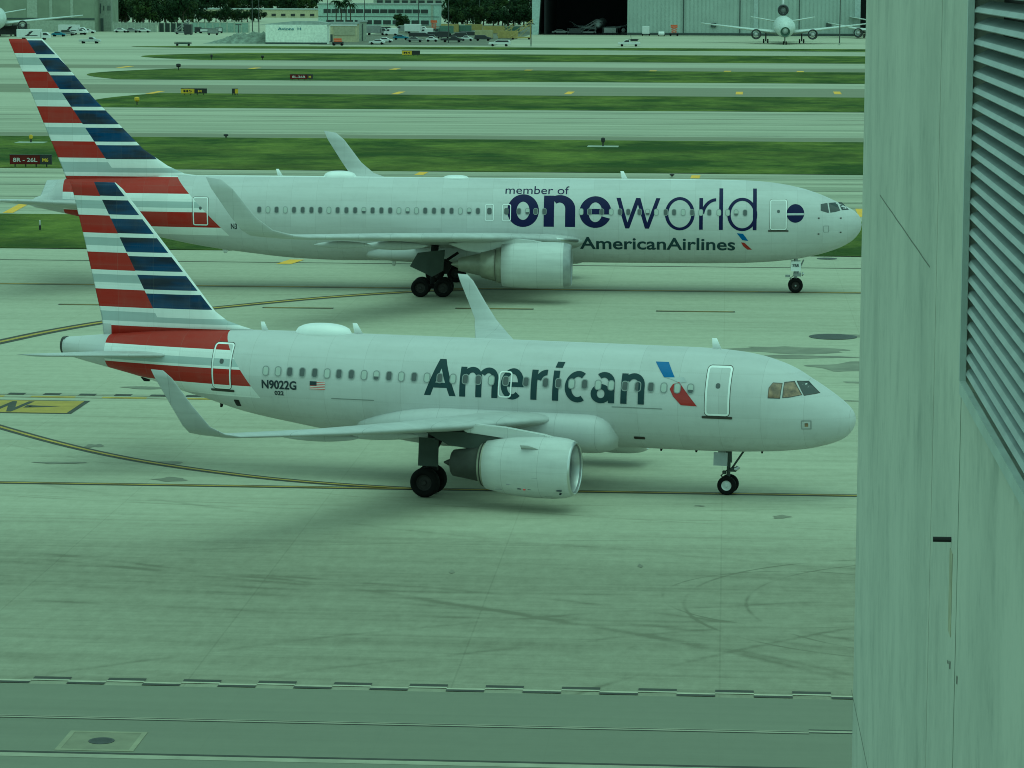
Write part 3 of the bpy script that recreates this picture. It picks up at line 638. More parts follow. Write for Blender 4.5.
# ------------------------------------------------------------------ ground
def struct(o): o['kind'] = 'structure'; return o
def TV(v, u=420): return tost(gp(u, v))[1]
def rot_st(x, y):   # metres along / across the runway direction
    c, s = math.cos(G), math.sin(G)
    return x*c + y*s, y*c - x*s
def concrete(name, light, dark, marks=True, rough=.85, slab=7.6, lanes=0.0):
    m, b = newmat(name); x, y, z = xyz(); s, t = rot_st(x, y)
    big = noise(s, t, z, .010, .035, 0, 1, 4).step(.3, .7)
    streak = noise(s, t, z, .03, .55, 0, 1, 4, .6).step(.38, .72)
    sw = noise(s + t*.35, t - s*.12, z, .035, .9, 0, 1, 3, .6).step(.52, .75)
    fine = noise(x, y, z, 1.3, 1.3, 0, 1, 5, .7)
    blot = noise(s, t, z, .11, .35, 0, 1, 3, .5).step(.62, .8)
    js = (((s/slab).fr() - .5).ab() > .4965); jt = (((t/slab).fr() - .5).ab() > .4965)
    sw2 = noise(s - t*.5, t + s*.16, z, .03, .8, 0, 1, 3, .6).step(.5, .75)
    grit = noise(s, t, z, 2.5, .9, 0, 1, 6, .8)
    thin = noise(s + t*.15, t, z, .05, 2.2, 0, 1, 5, .7).step(.48, .72); thin2 = noise(s - t*.3, t + s*.05, z, .06, 1.8, 0, 1, 4, .7).step(.52, .74)
    d = streak*.15 + big*.30 + sw*.10 + sw2*.10 + thin*.14 + thin2*.14 + blot*.14 + (fine-.5)*.4 + (grit-.5)*.55 + X.m('MAXIMUM', js, jt)*.11
    if lanes:
        ln = noise(s, t, z, .0025, .22, 0, 1, 4, .7).step(.35, .68); ln2 = noise(s, t, z, .006, .5, 0, 1, 3, .6).step(.55, .7)
        d = d*.6 + ln*lanes + ln2*lanes*.6
    if marks:
        zone_edge = noise(s, t, z, .05, .06, 0, 1, 2)*10 - 5       # near strip is toned darker, with an uneven border
        d = d + (t + zone_edge).step(112.0, 102.0)*.52*((s+60).step(0, 45)*.55 + .45) - .08
        wob = (noise(x, y, z, .12, .12, 0, 1, 2) - .5)*1.2
        brk = noise(x, y, z, .30, .30, 0, 1, 2).step(.40, .62)
        for (cs, ct, R, w, a0, k) in ARCS:
            dx, dy = s-cs, t-ct
            r = X.m('SQRT', dx*dx+dy*dy) + wob*(.15 if w < .4 else 1)
            line = 1.0 - ((r-R).ab()/(w*.55 if w > .2 else w)).sat()
            half = (dy > a0[1]) if a0[0] == 't' else (dx > a0[1]) if a0[0] == 's' else (dx < a0[1]) if a0[0] == '-s' else (dy < a0[1])
            d = d + line*half*brk*(k*.6)
    setc(b, mixc(d.sat(), light, dark)); b.inputs['Roughness'].default_value = rough
    bump(b, fine, .25, .02)
    return m
# tyre scrubs left by turning aircraft: centre s, t, radius, half width, which side, strength
ARCS = [(6.8, 97, 8.0, .10, ('-s', 2), .9), (8.6, 97, 7.8, .09, ('-s', 2), .8), (-30, 40, 62, .5, ('t', 20), .45), (-26, 36, 62, .6, ('t', 20), .4),
        (20, 40, 60, .4, ('t', 10), .5), (24, 38, 60, .4, ('t', 10), .45), (-5, 190, 96, .5, ('-t', 0), .45), (-8, 193, 95, .5, ('-t', 0), .4), (30, 200, 100, .5, ('-t', 0), .45), (34, 60, 45, .35, ('-s', 0), .5),
        (3, 40, 68, .28, ('t', 10), .5), (-1, 42, 70, .25, ('t', 10), .45), (-50, 30, 78, .5, ('t', 10), .5), (-47, 28, 78, .5, ('t', 10), .45), (-12, 175, 62, .3, ('-t', 0), .55), (-15, 177, 63, .3, ('-t', 0), .5), (12, 170, 60, .25, ('-t', 0), .5),
        (5.2, 97.5, 4.6, .09, ('s', 2), .0), (18, 98, 6.5, .10, ('-s', 2), .8), (2.6, 98, 4.5, .08, ('-s', 2), .8)]
CL, CD = (.43, .435, .32), (.15, .15, .098)
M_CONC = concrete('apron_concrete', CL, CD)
M_CONF = concrete('runway_concrete', (.48, .48, .35), (.22, .23, .16), False, lanes=.85)
M_ASPH = concrete('asphalt_shoulder', (.225, .225, .145), (.14, .145, .095), False, lanes=.4)
M_ROAD = concrete('service_road_surface', (.20, .21, .15), (.12, .127, .09), False, .8, 4.5, .35)
def grassmat():
    m, b = newmat('mown_grass'); x, y, z = xyz(); s, t = rot_st(x, y)
    a = noise(s, t, z, .07, .055, 0, 1, 6, .72).step(.42, .62); f = noise(s, t, z, .5, .35, 0, 1, 5, .75); st_ = noise(s, t, z, .012, .10, 0, 1, 3).step(.45, .7)
    c = mixc(a, (.036, .064, .008), (.165, .205, .034)); c = mixc((st_*.35).sat(), c, (.15, .15, .03)); c = mixc((f.step(.35,.7)*.55).sat(), c, (.020, .036, .004))
    setc(b, c); b.inputs['Roughness'].default_value = .95; b.inputs['Specular IOR Level'].default_value = .1; bump(b, f, .8, .25)
    return m
M_GRASS = grassmat()
M_YEL = mat('yellow_line_paint', (.38, .28, .04), .7, 0, .25, 0, .8); M_YELB = mat('bright_yellow_paint', (.70, .42, .02), .7, 0, .12)
M_WLINE = mat('white_line_paint', (.32, .32, .23), .7, 0, .2, 0, .8); M_BLINE = mat('black_line_paint', (.035, .037, .026), .7, 0, .3, 0, .8)
M_JOINT = mat('joint_sealant', (.09, .09, .06), .8, 0, .3, 0, .6)
def strip_st(bm, s0, s1, t0, t1, z=0.0, mi=0, ds0=0, ds1=0):
    f = bm.faces.new([bm.verts.new(st(*p, z)) for p in ((s0, t0), (s1, t0), (s1+ds1, t1), (s0+ds0, t1))]); f.material_index = mi
bm = bmesh.new()
strip_st(bm, -9000, 9000, -300, 11000, 0)
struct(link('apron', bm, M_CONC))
def band(name, v0, v1, m, z, u_left=None, s_right=1500, slope=0, tip=0):
    "band between image rows v0 (far) and v1 (near)"
    t1, t0 = TV(v0), TV(v1); bm = bmesh.new()
    if u_left is None: strip_st(bm, -1500, s_right, t0, t1, z)
    else:
        s0 = tost(gp(u_left, (v0+v1)/2))[0]
        pts = [(s_right, t0), (s_right, t1)] + [(s0 + tip*(1-math.cos(math.pi*k/12-math.pi/2)) + slope*k/12, t1+(t0-t1)*k/12) for k in range(13)]
        bm.faces.new([bm.verts.new(st(*p, z)) for p in pts]); bmesh.ops.recalc_face_normals(bm, faces=bm.faces[:])
        if bm.faces[:][0].normal.z < 0: bmesh.ops.reverse_faces(bm, faces=bm.faces[:])
    return struct(link(name, bm, m))
band('taxiway', 171.5, 214, M_CONF, .008); band('runway', 109, 135, M_CONF, .008); band('runway_shoulder', 135, 139.3, M_ASPH, .012)
band('taxiway', 86.5, 95, M_ASPH, .012); band('taxiway', 81, 86.5, M_CONF, .012); band('taxiway', 66.5, 70, M_ASPH, .016); band('taxiway', 61, 66.5, M_CONF, .016)
band('taxiway', 49.3, 54, M_CONF, .016)
band('grass_verge', 139.3, 171.5, M_GRASS, .05)
band('grass_verge', 218, 252.5, M_GRASS, .05)
band('grass_verge', 95, 109.5, M_GRASS, .05, 84, tip=5); band('grass_verge', 70, 81.3, M_GRASS, .05, 76, tip=12); band('grass_verge', 54, 61.3, M_GRASS, .05, 130, tip=20); band('grass_verge', 47.0, 49.5, M_GRASS, .05, 118, tip=30)
bm = bmesh.new(); a, b_ = tost(gp(366, 35))[0], tost(gp(529, 35))[0]; strip_st(bm, a, b_, TV(45.3), TV(25), .010); struct(link('car_park', bm, mat('car_park_asphalt', (.13,.135,.095), .85, 0, .3, 0, .1)))
# faint lines along the pavement
bm = bmesh.new(); bw = bmesh.new()
for v, w in ((264, .35), (176, .3), (181, .25), (188, .5), (205, .35), (117.5, .8), (121.5, .5), (112, .4), (200, .3)):
    t = TV(v); strip_st(bm, -400, 400, t-w/2, t+w/2, .016)
struct(link('pavement_joints', bm, M_JOINT))
for v, w in ((133.9, .9), (83.5, .6), (63, .7)):
    t = TV(v); strip_st(bw, -700, 700, t-w/2, t+w/2, .022)
struct(link('runway_edge_line', bw, M_WLINE))
def catmull(P, n=12):
    out = []
    for i in range(len(P)-1):
        p0, p1, p2, p3 = P[max(i-1,0)], P[i], P[i+1], P[min(i+2, len(P)-1)]
        for k in range(n):
            t = k/n; out.append(.5*((2*p1)+(p2-p0)*t+(2*p0-5*p1+4*p2-p3)*t*t+(3*p1-p0-3*p2+p3)*t**3))
    out.append(P[-1]); return out
def ribbon(bm, P, w, z, mi=0, off=0):
    L = []
    for i, p in enumerate(P):
        d = (P[min(i+1, len(P)-1)]-P[max(i-1, 0)]); d.z = 0; d.normalize(); n = Vector((-d.y, d.x, 0))
        c = Vector((p.x, p.y, z)) + n*off
        L.append((bm.verts.new(c-n*w/2), bm.verts.new(c+n*w/2)))
    for i in range(len(L)-1): bm.faces.new((L[i][0], L[i+1][0], L[i+1][1], L[i][1])).material_index = mi
bm = bmesh.new()
def taxiline(P, w=.30, k=1.0):
    ribbon(bm, P, w*3.3*k, .012, 1); ribbon(bm, P, w, .018, 0)
t117 = 117.93
taxiline([st(s, t117) for s in range(-90, 110, 10)], .16)
taxiline(catmull([gp(-90,402), gp(-40,415), gp(0,427), gp(50,441), gp(100,453), gp(150,462.5), gp(200,470), gp(260,477.5), gp(320,483), gp(380,487), gp(430,489.4)]), .19)
taxiline(catmull([gp(-60,355), gp(0,342), gp(50,331.5), gp(105,322), gp(170,313), gp(240,305.5), gp(320,298), gp(400,292.5), gp(470,289.7)]), .36)
taxiline([st(s, TV(288.2)) for s in range(-190, 190, 10)], .3, .8)
t0 = TV(396, 85)
dsh = tost(gp(41, 396))[0]; strip_st(bm, -60, -14.0, t0-.75, t0-.25, .014, 0)
for k in range(11):
    s = -30.1 + k*2*4.05*.5*1.0*2.0/2
    pass
for k in range(-6, 13):
    s = dsh + k*1.72
    strip_st(bm, s, s+.82, t0+.1, t0+.75, .014, 1); strip_st(bm, s+.82, s+1.72, t0+.1, t0+.75, .014, 2)
    if k % 2: strip_st(bm, s, s+1.3, t0-.72, t0-.28, .018, 2)
# yellow panel with letter and arrow
sp = [tost(gp(85,401.3)), tost(gp(66,413.6))]
ta, tb, sr = sp[1][1], sp[0][1], (sp[0][0]+sp[1][0])/2
strip_st(bm, -40, sr+.25, ta-.12, tb+.12, .012, 1); strip_st(bm, -40, sr, ta+.08, tb-.08, .017, 4)
s1 = tost(gp(27,408))[0]; s2 = tost(gp(60,408))[0]; tm = (ta+tb)/2
strip_st(bm, s1, s2-1.4, tm-.11, tm+.11, .022, 1)
f = bm.faces.new([bm.verts.new(st(*p, .022)) for p in ((s2-1.7, tm-.42), (s2, tm), (s2-1.7, tm+.42))]); f.material_index = 1
tx = fit_text('N', tost(gp(-3,408))[0], tost(gp(20,408))[0], tb-ta-.9, .05)
for v in tx.verts: v.co = st(v.co.x+ (v.co.y-1)*.1, ta+.5+v.co.y, .022)
me = bpy.data.meshes.new('x'); tx.to_mesh(me); tx.free()
for q in me.polygons: q.material_index = 1
n0 = len(bm.faces); bm.from_mesh(me); bpy.data.meshes.remove(me)
bm.faces.ensure_lookup_table()
for q in bm.faces[n0:]: q.material_index = 1
# short dark bars
for u0, u1, v in ((58,128,304.8), (455,534,308.8), (656,735,311.6), (262,334,308)):
    a, b_ = tost(gp(u0, v)), tost(gp(u1, v)); t = (a[1]+b_[1])/2; strip_st(bm, a[0], b_[0], t-.28, t+.28, .014, 1); strip_st(bm, a[0]+.1, b_[0]-.1, t-.05, t+.08, .018, 0)
def ymark(u, v, wpx, dpx, skew=.6, mi=3):
    a = tost(gp(u, v)); D = gp(u, v).length; w = wpx*D/F; d = dpx*D*D/(CH*F)
    strip_st(bm, a[0]-w/2, a[0]+w/2, a[1]-d/2, a[1]+d/2, .024, mi, w*skew*.5, w*skew*.5)
for u, v in ((124,67),(252,68.5),(393,69.3),(526,70.6),(651,71.4),(726,71.7),(799,72)): ymark(u, v, 7, 1.6)
for u, v in ((155,92.5),(398,93),(569,93),(739,93.2),(837,93)): ymark(u, v, 7, 2.6, .2)
for u in (348,466,524,583,641,700,808): ymark(u, 53.6, 6, 1.1, .2, 2)
ymark(23,208,10,10,-2.4); ymark(861,213,9,8,.2); ymark(421,173.6,9,3,.2); ymark(695,177,9,3,.2); ymark(287,262,15,4.5,.9)
# segmented black and white edge of the service road and its lines
tz0, tz1, tz2 = TV(691.3), TV(688.2), TV(684.2)
K = 1.085
for k in range(-30, 30):
    s = k*K*2 - .12
    strip_st(bm, s, s+K, tz1+.16, tz2-.02, .017, 1); strip_st(bm, s, s+K, tz1+.0, tz1+.16, .017, 5); strip_st(bm, s+K, s+2*K, tz0+.02, tz1-.12, .017, 1); strip_st(bm, s+K, s+2*K, tz1-.12, tz1+.04, .017, 5)
tl = TV(725.0); strip_st(bm, -40, 2.4, tl-.16, tl+.16, .012, 2); strip_st(bm, -40, 2.4, tl+.04, tl+.10, .016, 1); strip_st(bm, -40, 2.4, tl-.16, tl-.10, .016, 1)
strip_st(bm, 2.4, 7.3, tl-.02, tl+.34, .012, 2); strip_st(bm, 2.4, 7.3, tl+.24, tl+.34, .016, 1); strip_st(bm, 2.4, 7.3, tl-.04, tl+.04, .016, 1); strip_st(bm, -8, 30, tl+.03, tl+.11, .010, 1)
tl = TV(762); strip_st(bm, -40, 40, tl-.32, tl+.05, .012, 2); strip_st(bm, -40, 40, tl+.05, tl+.22, .016, 1)
struct(link('painted_markings', bm, None, None, False, [M_YEL, M_BLINE, M_WLINE, M_YELB, mat('panel_yellow_paint', (.36, .27, .04), .7, 0, .15), mat('worn_white_paint', (.40, .40, .29), .7, 0, .2)]))
bm = bmesh.new(); strip_st(bm, -60, 60, 20, tz0-.04, .006); struct(link('service_road', bm, M_ROAD))
# dark wet patches and scuffs near the right
def blob(bm, u, v, wpx, dpx, z=.009, n=28, seed=0):
    r = random.Random(seed); c = tost(gp(u, v)); D = gp(u, v).length; w = wpx*D/F/2; d = dpx*D*D/(CH*F)/2
    ph = [r.uniform(0, 6) for _ in range(3)]
    bm.faces.new([bm.verts.new(st(c[0]+w*math.cos(a)*(1+.25*math.sin(3*a+ph[0])), c[1]+d*math.sin(a)*(1+.35*math.sin(2*a+ph[1])+.2*math.sin(5*a+ph[2])), z)) for a in [2*math.pi*k/n for k in range(n)]])
bm = bmesh.new()
for i, (u, v, w, d) in enumerate(((790,350.5,130,5),(800,357,100,2.6),(852,367,80,8),(870,383,60,2),(775,348,60,3),(171,479.5,34,3.5),(165,463,40,2.5),(93,446,18,4),(781,517,18,3),(699,506,10,1.5),(830,400.5,60,1.5),(640,566,5,3),(452,572,5,3),(860,336,40,2),(150,388,60,2),(60,463,50,2))):
    blob(bm, u, v, w, d, .009+i*.0004, seed=i)
struct(link('damp_stains', bm, mat('damp_concrete', (.19,.19,.135), .6, 0, .3, 0, .5)))
# manhole pads
def manhole(u, v, wpx, dpx, label, pad=True):
    c = gp(u, v); D = c.length; w = wpx*D/F; d = dpx*D*D/(CH*F); t = thing('manhole', label, 'manhole', (c.x, c.y, .008), G)
    bm = bmesh.new()
    if pad:
        prism(bm, [(-w/2,-d/2),(w/2,-d/2),(w/2,d/2),(-w/2,d/2)], 0, .006); link('concrete_pad', bm, mat('pad_concrete', (.21,.21,.14), .8), t)
        bm = bmesh.new(); k = .14
        for x0, x1, y0, y1 in ((-w/2,w/2,-d/2,-d/2+k),(-w/2,w/2,d/2-k,d/2),(-w/2,-w/2+k,-d/2+k,d/2-k),(w/2-k,w/2,-d/2+k,d/2-k)): prism(bm, [(x0,y0),(x1,y0),(x1,y1),(x0,y1)], .006, .012)
        link('pad_border', bm, mat('pad_border_concrete', (.27,.27,.18), .8), t); r = w*.165
    else: r = w/2
    bm = bmesh.new(); lathe(bm, [(.008,.01),(.014,.02),(.014,r),(.008,r)], (0,0,0), 'Z', 32)
    for vv in bm.verts: vv.co = Vector((vv.co.x, vv.co.y, vv.co.z))
    bm2 = bmesh.new(); prism(bm2, [(r*math.cos(2*math.pi*k/32), r*math.sin(2*math.pi*k/32)) for k in range(32)], .007, .02)
    bm.free(); link('cover', bm2, mat('iron_cover', (.07,.075,.07), .6, .3), t)
    bm3 = bmesh.new(); 
    for k in range(-3, 4): 
        h = math.sqrt(max(.01, (r*.85)**2-(k*r/4)**2)); prism(bm3, [(-h, k*r/4-.012),(h, k*r/4-.012),(h, k*r/4+.012),(-h, k*r/4+.012)], .02, .024)
    link('cover_ribs', bm3, mat('iron_cover', (.07,.075,.07)), t)
manhole(101.5, 741.5, 80, 20, 'round dark manhole cover in a square concrete pad, bottom left of the service road')
manhole(833, 337, 48, 5, 'wide dark drain cover on the apron behind the front airliner nose', False)
manhole(827, 258.8, 20, 3, 'small drain cover beside the grass under the rear airliner nose', False)

# ------------------------------------------------------------------ terminal wall close on the right
def walls():
    m, b = newmat('weathered_concrete_wall'); x, y, z = xyz()
    st1 = noise(x, y, z, 0, .42, .35, 1, 5, .7).step(.42, .66); st2 = noise(x, y, z, 0, .85, .8, 1, 4, .7).step(.52, .72); f = noise(x, y, z, 5, 5, 5, 1, 4)
    big = noise(x, y, z, .2, .1, .12, 1, 3).step(.3, .7)
    st3 = noise(x, y, z, 0, .14, .07, 1, 4, .6).step(.4, .65)
    setc(b, mixc((st1*.35+st2*.40+st3*.25+big*.15+(f-.5)*.3-.1).sat(), WALLC[0], WALLC[1])); b.inputs['Roughness'].default_value = .9; bump(b, f, .3, .01)
    W = 3.0
    def sx(u): return 0
    def tw(u, v=200):   # along-wall distance of the pixel column on the plane s = W
        d = RV*(u-512) - UV*(v-384) + fw_*F; k = W/d.dot(DS); return d.dot(DT)*k, CH + d.z*k
    root = thing('terminal_wall', 'weathered grey concrete building wall with louvres, close by on the right', 'wall', (0,0,0), G)
    tL = tw(862.5, 200)[0]; tJ = tw(967, 200)[0]; tG = tw(938, 200)[0]
    zb = tw(967, 388)[1]        # foot of the louvre opening
    bm = bmesh.new()
    box(bm, (W+.2, (tJ+tG)/2, CH), (.4, tG-tJ, 2*CH+20)) if False else None
    def slab(t0, t1, z0, z1, x0=W, x1=W+.5):
        box(bm, ((x0+x1)/2, (t0+t1)/2, (z0+z1)/2), (x1-x0, abs(t1-t0), z1-z0))
    tS = tw(949, 480)[0]
    slab(tG+.03, tL, 0, 30); link('pier', bm, m, root)
    bm = bmesh.new(); slab(tJ, tG, zb-.15, 30, W+.004, W+.5); slab(2, tG, 0, zb-.15, W+.004, W+.5)
    link('lower_wall', bm, m, root)
    bm = bmesh.new(); slab(tG, tG+.03, 0, 30, W+.05, W+.4); tq = tw(961, 400)[0]; box(bm, (W+.003, tq, (zb-.15)/2), (.010, .04, zb-.15)); slab(tL-.9, tL-.86, 0, 30, W-.0, W+.002) if False else None
    link('panel_joint', bm, mat('dark_joint', (.27,.30,.24), .9), root)
    # louvre bank
    lv = bpy.data.objects.new('louvre', None); COL.objects.link(lv); lv.parent = root
    fr = mat('louvre_frame_metal', (.44,.49,.45), .5, .1, .1); sl = mat('louvre_blade_metal', (.27,.30,.29), .45, .2, .15)
    bm = bmesh.new()
    box(bm, (W-.01, tJ-.06, (zb+30)/2), (.08, .12, 30-zb)); box(bm, (W-.01, (3+tJ)/2-.12, zb-.07), (.08, tJ-3, .16)); link('louvre_frame', bm, fr, lv)
    bm = bmesh.new(); box(bm, (W+.42, (2+tJ)/2, (zb+30)/2), (.04, tJ-2, 30-zb)); link('louvre_backing', bm, M_BLK, lv)
    n = 0; z = zb+.1
    while z < CH+2.2:
        bm = bmesh.new(); y0, y1 = 3.0, tJ-.13
        P = [(W+.02, z), (W+.05, z+.055), (W+.22, z+.13), (W+.22, z+.115), (W+.05, z+.0), (W+.03, z-.012)]
        a = [bm.verts.new((p[0], y0, p[1])) for p in P]; c = [bm.verts.new((p[0], y1, p[1])) for p in P]; k = len(P)
        bm.faces.new(a); bm.faces.new(c[::-1])
        for i in range(k): bm.faces.new((a[(i+1)%k], a[i], c[i], c[(i+1)%k]))
        fixn(bm); link('blade', bm, sl, lv); z += .196; n += 1
    # cracks and slot
    bm = bmesh.new()
    def crack(p, q, w=.012, jag=0):
        (t0, z0), (t1, z1) = tw(*p), tw(*q); N = 10; pts = []
        for i in range(N+1):
            k = i/N; pts.append((t0+(t1-t0)*k, z0+(z1-z0)*k + (random.uniform(-jag, jag) if 0 < i < N else 0)))
        for i in range(N):
            a, b_ = pts[i], pts[i+1]; bm.faces.new([bm.verts.new((W-.003, a[0], a[1]-w)), bm.verts.new((W-.003, b_[0], b_[1]-w)), bm.verts.new((W-.003, b_[0], b_[1]+w)), bm.verts.new((W-.003, a[0], a[1]+w))])
    crack((880,195), (930,267), .014, .008); crack((851.5,690), (868,770), .02)
    link('crack', bm, mat('crack_dark', (.17,.18,.14), .9), root)
    bm = bmesh.new(); (t0, z0), (t1, z1) = tw(933, 539.5), tw(951, 539.5); box(bm, (W-.004, (t0+t1)/2, (z0+z1)/2), (.02, abs(t1-t0), .06)); bm.free(); bm = bmesh.new(); tube(bm, [(W+.02, t0*.0+tw(951, 539.5)[0], tw(951,539.5)[1]), (W-.235, tw(951, 539.5)[0], tw(951,539.5)[1]-.0)], .035, 10); link('drain_spout', bm, M_BLK, root)
    bm = bmesh.new(); (t0, z0), (t1, z1) = tw(949, 545), tw(951.5, 640); box(bm, (W-.001, (t0+t1)/2, (z0+z1)/2), (.006, abs(t1-t0)*.5+.05, z0-z1)); link('rust_streak', bm, mat('rust_stain', (.40,.39,.27), .9, 0, .3), root)
    bm = bmesh.new()
    for u, v, h in ((950,665,.05),(957,680,.05),(948,662,.02)):
        (t0, z0) = tw(u, v); box(bm, (W-.002, t0, z0), (.008, .06, h*2))
    link('chipped_spot', bm, M_DMET, root)
WALLC = ((.56, .575, .48), (.31, .34, .28))
walls()
# ------------------------------------------------------------------ far side of the airfield
def at(u, v): return gp(u, v)
def ppm(u, v): return (gp(u, v)-Vector((0,0,CH))).length/F      # metres per pixel
C_BEIGE = mat('cream_wall', (.48,.45,.29), .8); C_TEAL = mat('pale_teal_wall', (.42,.52,.46), .8); C_GREY = mat('grey_hangar_cladding', (.23,.26,.19), .8, 0, .15, 0, .2)
C_LITE = mat('pale_wall', (.34,.37,.30), .8); C_DKW = mat('dark_window_band', (.015,.02,.02), .3); C_ROOF = mat('pale_roof', (.33,.36,.34), .7)
C_DOOR = mat('hangar_door_cladding', (.37,.42,.38), .6, 0, .1, 0, .15); C_DOORL = mat('hangar_door_rib', (.40,.45,.43), .6); C_SEAM = mat('door_seam', (.05,.065,.06), .7)
V_WHITE = mat('vehicle_white', (.62,.63,.62), .35, 0, .05); V_DARK = mat('vehicle_dark', (.02,.022,.025), .35); V_BLUE = mat('vehicle_blue', (.05,.16,.24), .35); V_GREY = mat('vehicle_grey', (.22,.23,.22), .35)
V_YEL = mat('equipment_yellow', (.34,.28,.09), .5, 0, .15); V_ORG = mat('equipment_orange', (.50,.10,.03), .5, 0, .15); V_RED = mat('equipment_red', (.30,.03,.02), .5); V_TAN = mat('container_tan', (.36,.33,.18), .7); V_GRN = mat('equipment_green', (.10,.16,.12), .6)
M_POLE = mat('pole_metal', (.05,.055,.05), .6)
def vehicle(kind, label, cat, u, v, col, L=4.8, face=0.0, group=None, mark=False):
    p = at(u, v); t = thing(kind, label, cat, (p.x, p.y, .02), G+face, group)
    H = {'car':1.5, 'pickup_truck':1.85, 'van':2.3, 'box_truck':3.1, 'suv':1.8}.get(kind, 1.6); w = 1.9 if kind != 'box_truck' else 2.3; h = L/2
    if kind in ('car','parked_car'): prof = [(-h,.45),(-h,.95),(-h*.72,1.02),(-h*.45,1.5),(h*.12,1.5),(h*.45,1.0),(h*.95,.85),(h,.45)]; win = [(-h*.62,1.03),(-h*.42,1.42),(h*.10,1.42),(h*.36,1.03)]
    elif kind == 'pickup_truck': prof = [(-h,.55),(-h,1.15),(-h*.12,1.15),(-h*.05,1.85),(h*.32,1.85),(h*.55,1.2),(h*.97,1.1),(h,.55)]; win = [(-h*.02,1.25),(0,1.75),(h*.28,1.75),(h*.45,1.25)]
    elif kind == 'suv': prof = [(-h,.5),(-h,1.2),(-h*.9,1.75),(h*.25,1.75),(h*.5,1.15),(h*.95,1.05),(h,.5)]; win = [(-h*.88,1.15),(-h*.8,1.65),(h*.22,1.65),(h*.42,1.15)]
    elif kind == 'van': prof = [(-h,.45),(-h,2.3),(h*.45,2.3),(h*.72,1.45),(h*.97,1.25),(h,.45)]; win = [(h*.18,1.4),(h*.18,2.0),(h*.45,2.0),(h*.66,1.4)]
    else: prof = [(-h,.7),(-h,3.1),(h*.45,3.1),(h*.45,.7)]; win = [(h*.6,1.5),(h*.6,2.1),(h*.78,2.1),(h*.95,1.5)]
    bm = bmesh.new(); sideprism(bm, prof, -w/2, w/2)
    if kind == 'box_truck': sideprism(bm, [(h*.48,.55),(h*.48,2.3),(h*.8,2.3),(h*.98,1.45),(h,.55)], -w/2+.1, w/2-.1)
    bmesh.ops.bevel(bm, geom=bm.edges[:], offset=.06, segments=1, affect='EDGES'); body = link('body', bm, col, t)
    bm = bmesh.new(); sideprism(bm, win, -w/2-.01, w/2+.01); link('side_window', bm, V_DARK, t)
    for sx in (-.62, .62):
        for sy in (-1, 1):
            bm = bmesh.new(); lathe(bm, [(-.12,.01),(-.12,.34),(.12,.34),(.12,.01)], (sx*h, sy*(w/2-.08), .36), 'Y', 14); link('wheel', bm, M_TYRE, t)
    if mark:
        bm = bmesh.new(); 
        for q in ([(-h*.45,1.25),(-h*.28,1.25),(h*.02,2.55),(-h*.12,2.55)], [(-h*.30,2.3),(-h*.2,2.05),(-h*.02,2.45),(-h*.05,2.6)], [(-h*.5,1.2),(h*.3,1.2),(h*.25,1.42),(-h*.45,1.42)]):
            bm.faces.new([bm.verts.new((x, -w/2-.02, z)) for x, z in q])
        link('side_mark', bm, V_DARK, body)
    return t
def building(name, label, u0, u1, v, h, depth, wm, cat='building', dark=None, roof='flat', rows=(), trims=()):
    "front wall stands on row v between columns u0 and u1"
    a, b_ = tost(at(u0, v)), tost(at(u1, v)); tt = tost(at((u0+u1)/2, v))[1]; W = b_[0]-a[0]; k = ppm((u0+u1)/2, v)
    o = st((a[0]+b_[0])/2, tt); t = thing(name, label, cat, o, G)
    bm = bmesh.new(); box(bm, (0, depth/2, h/2), (W, depth, h)); wl = link('wall', bm, wm, t)
    bm = bmesh.new()
    if roof == 'gable':
        n = 10; sideprism(bm, [(-W/2-2,h),(-W/2+W*.2,h+.55),(-W/2+W*.45,h+1.0),(W/2-W*.15,h+1.0),(W/2+.5,h+.5),(W/2+.5,h)], .3, depth-.3)
    else: box(bm, (0, depth/2, h+.25), (W+.6, depth+.6, .5))
    link('roof', bm, C_ROOF, t)
    for z0, z1, n, gap, x0, x1 in rows:
        for i in range(n):
            xa = -W/2 + W*(x0+(x1-x0)*(i+gap/2)/n); xb = -W/2 + W*(x0+(x1-x0)*(i+1-gap/2)/n)
            bm = bmesh.new(); box(bm, ((xa+xb)/2, -.04, (z0+z1)/2), (xb-xa, .14, z1-z0)); f = link('window', bm, C_DKW, t)
            bm = bmesh.new(); box(bm, ((xa+xb)/2, -.10, z0-.1), (xb-xa+.3, .22, .16)); link('sill', bm, wm, f)
    for x0, x1, z0, z1, m in trims:
        bm = bmesh.new(); box(bm, (-W/2+W*(x0+x1)/2, -.08, (z0+z1)/2), (W*(x1-x0), .2, z1-z0)); link('wall_panel', bm, m, t)
    return t
def pole(u, v, h, label, arms=1, w=.16):
    p = at(u, v); t = thing('light_pole', label, 'pole', (p.x, p.y, 0), G)
    bm = bmesh.new(); tube(bm, [(0,0,0),(0,0,h)], [w, w*.6], 8); link('post', bm, M_POLE, t)
    bm = bmesh.new(); box(bm, (0,0,h), (1.6,.3,.25)); box(bm, (.8,-.1,h-.1), (.5,.5,.2)); box(bm, (-.8,-.1,h-.1), (.5,.5,.2)); link('lamp_head', bm, M_POLE, t)
    bm = bmesh.new(); box(bm, (0,0,.3), (w*3.2,w*3.2,.6)); link('base', bm, C_LITE, t)
    return t
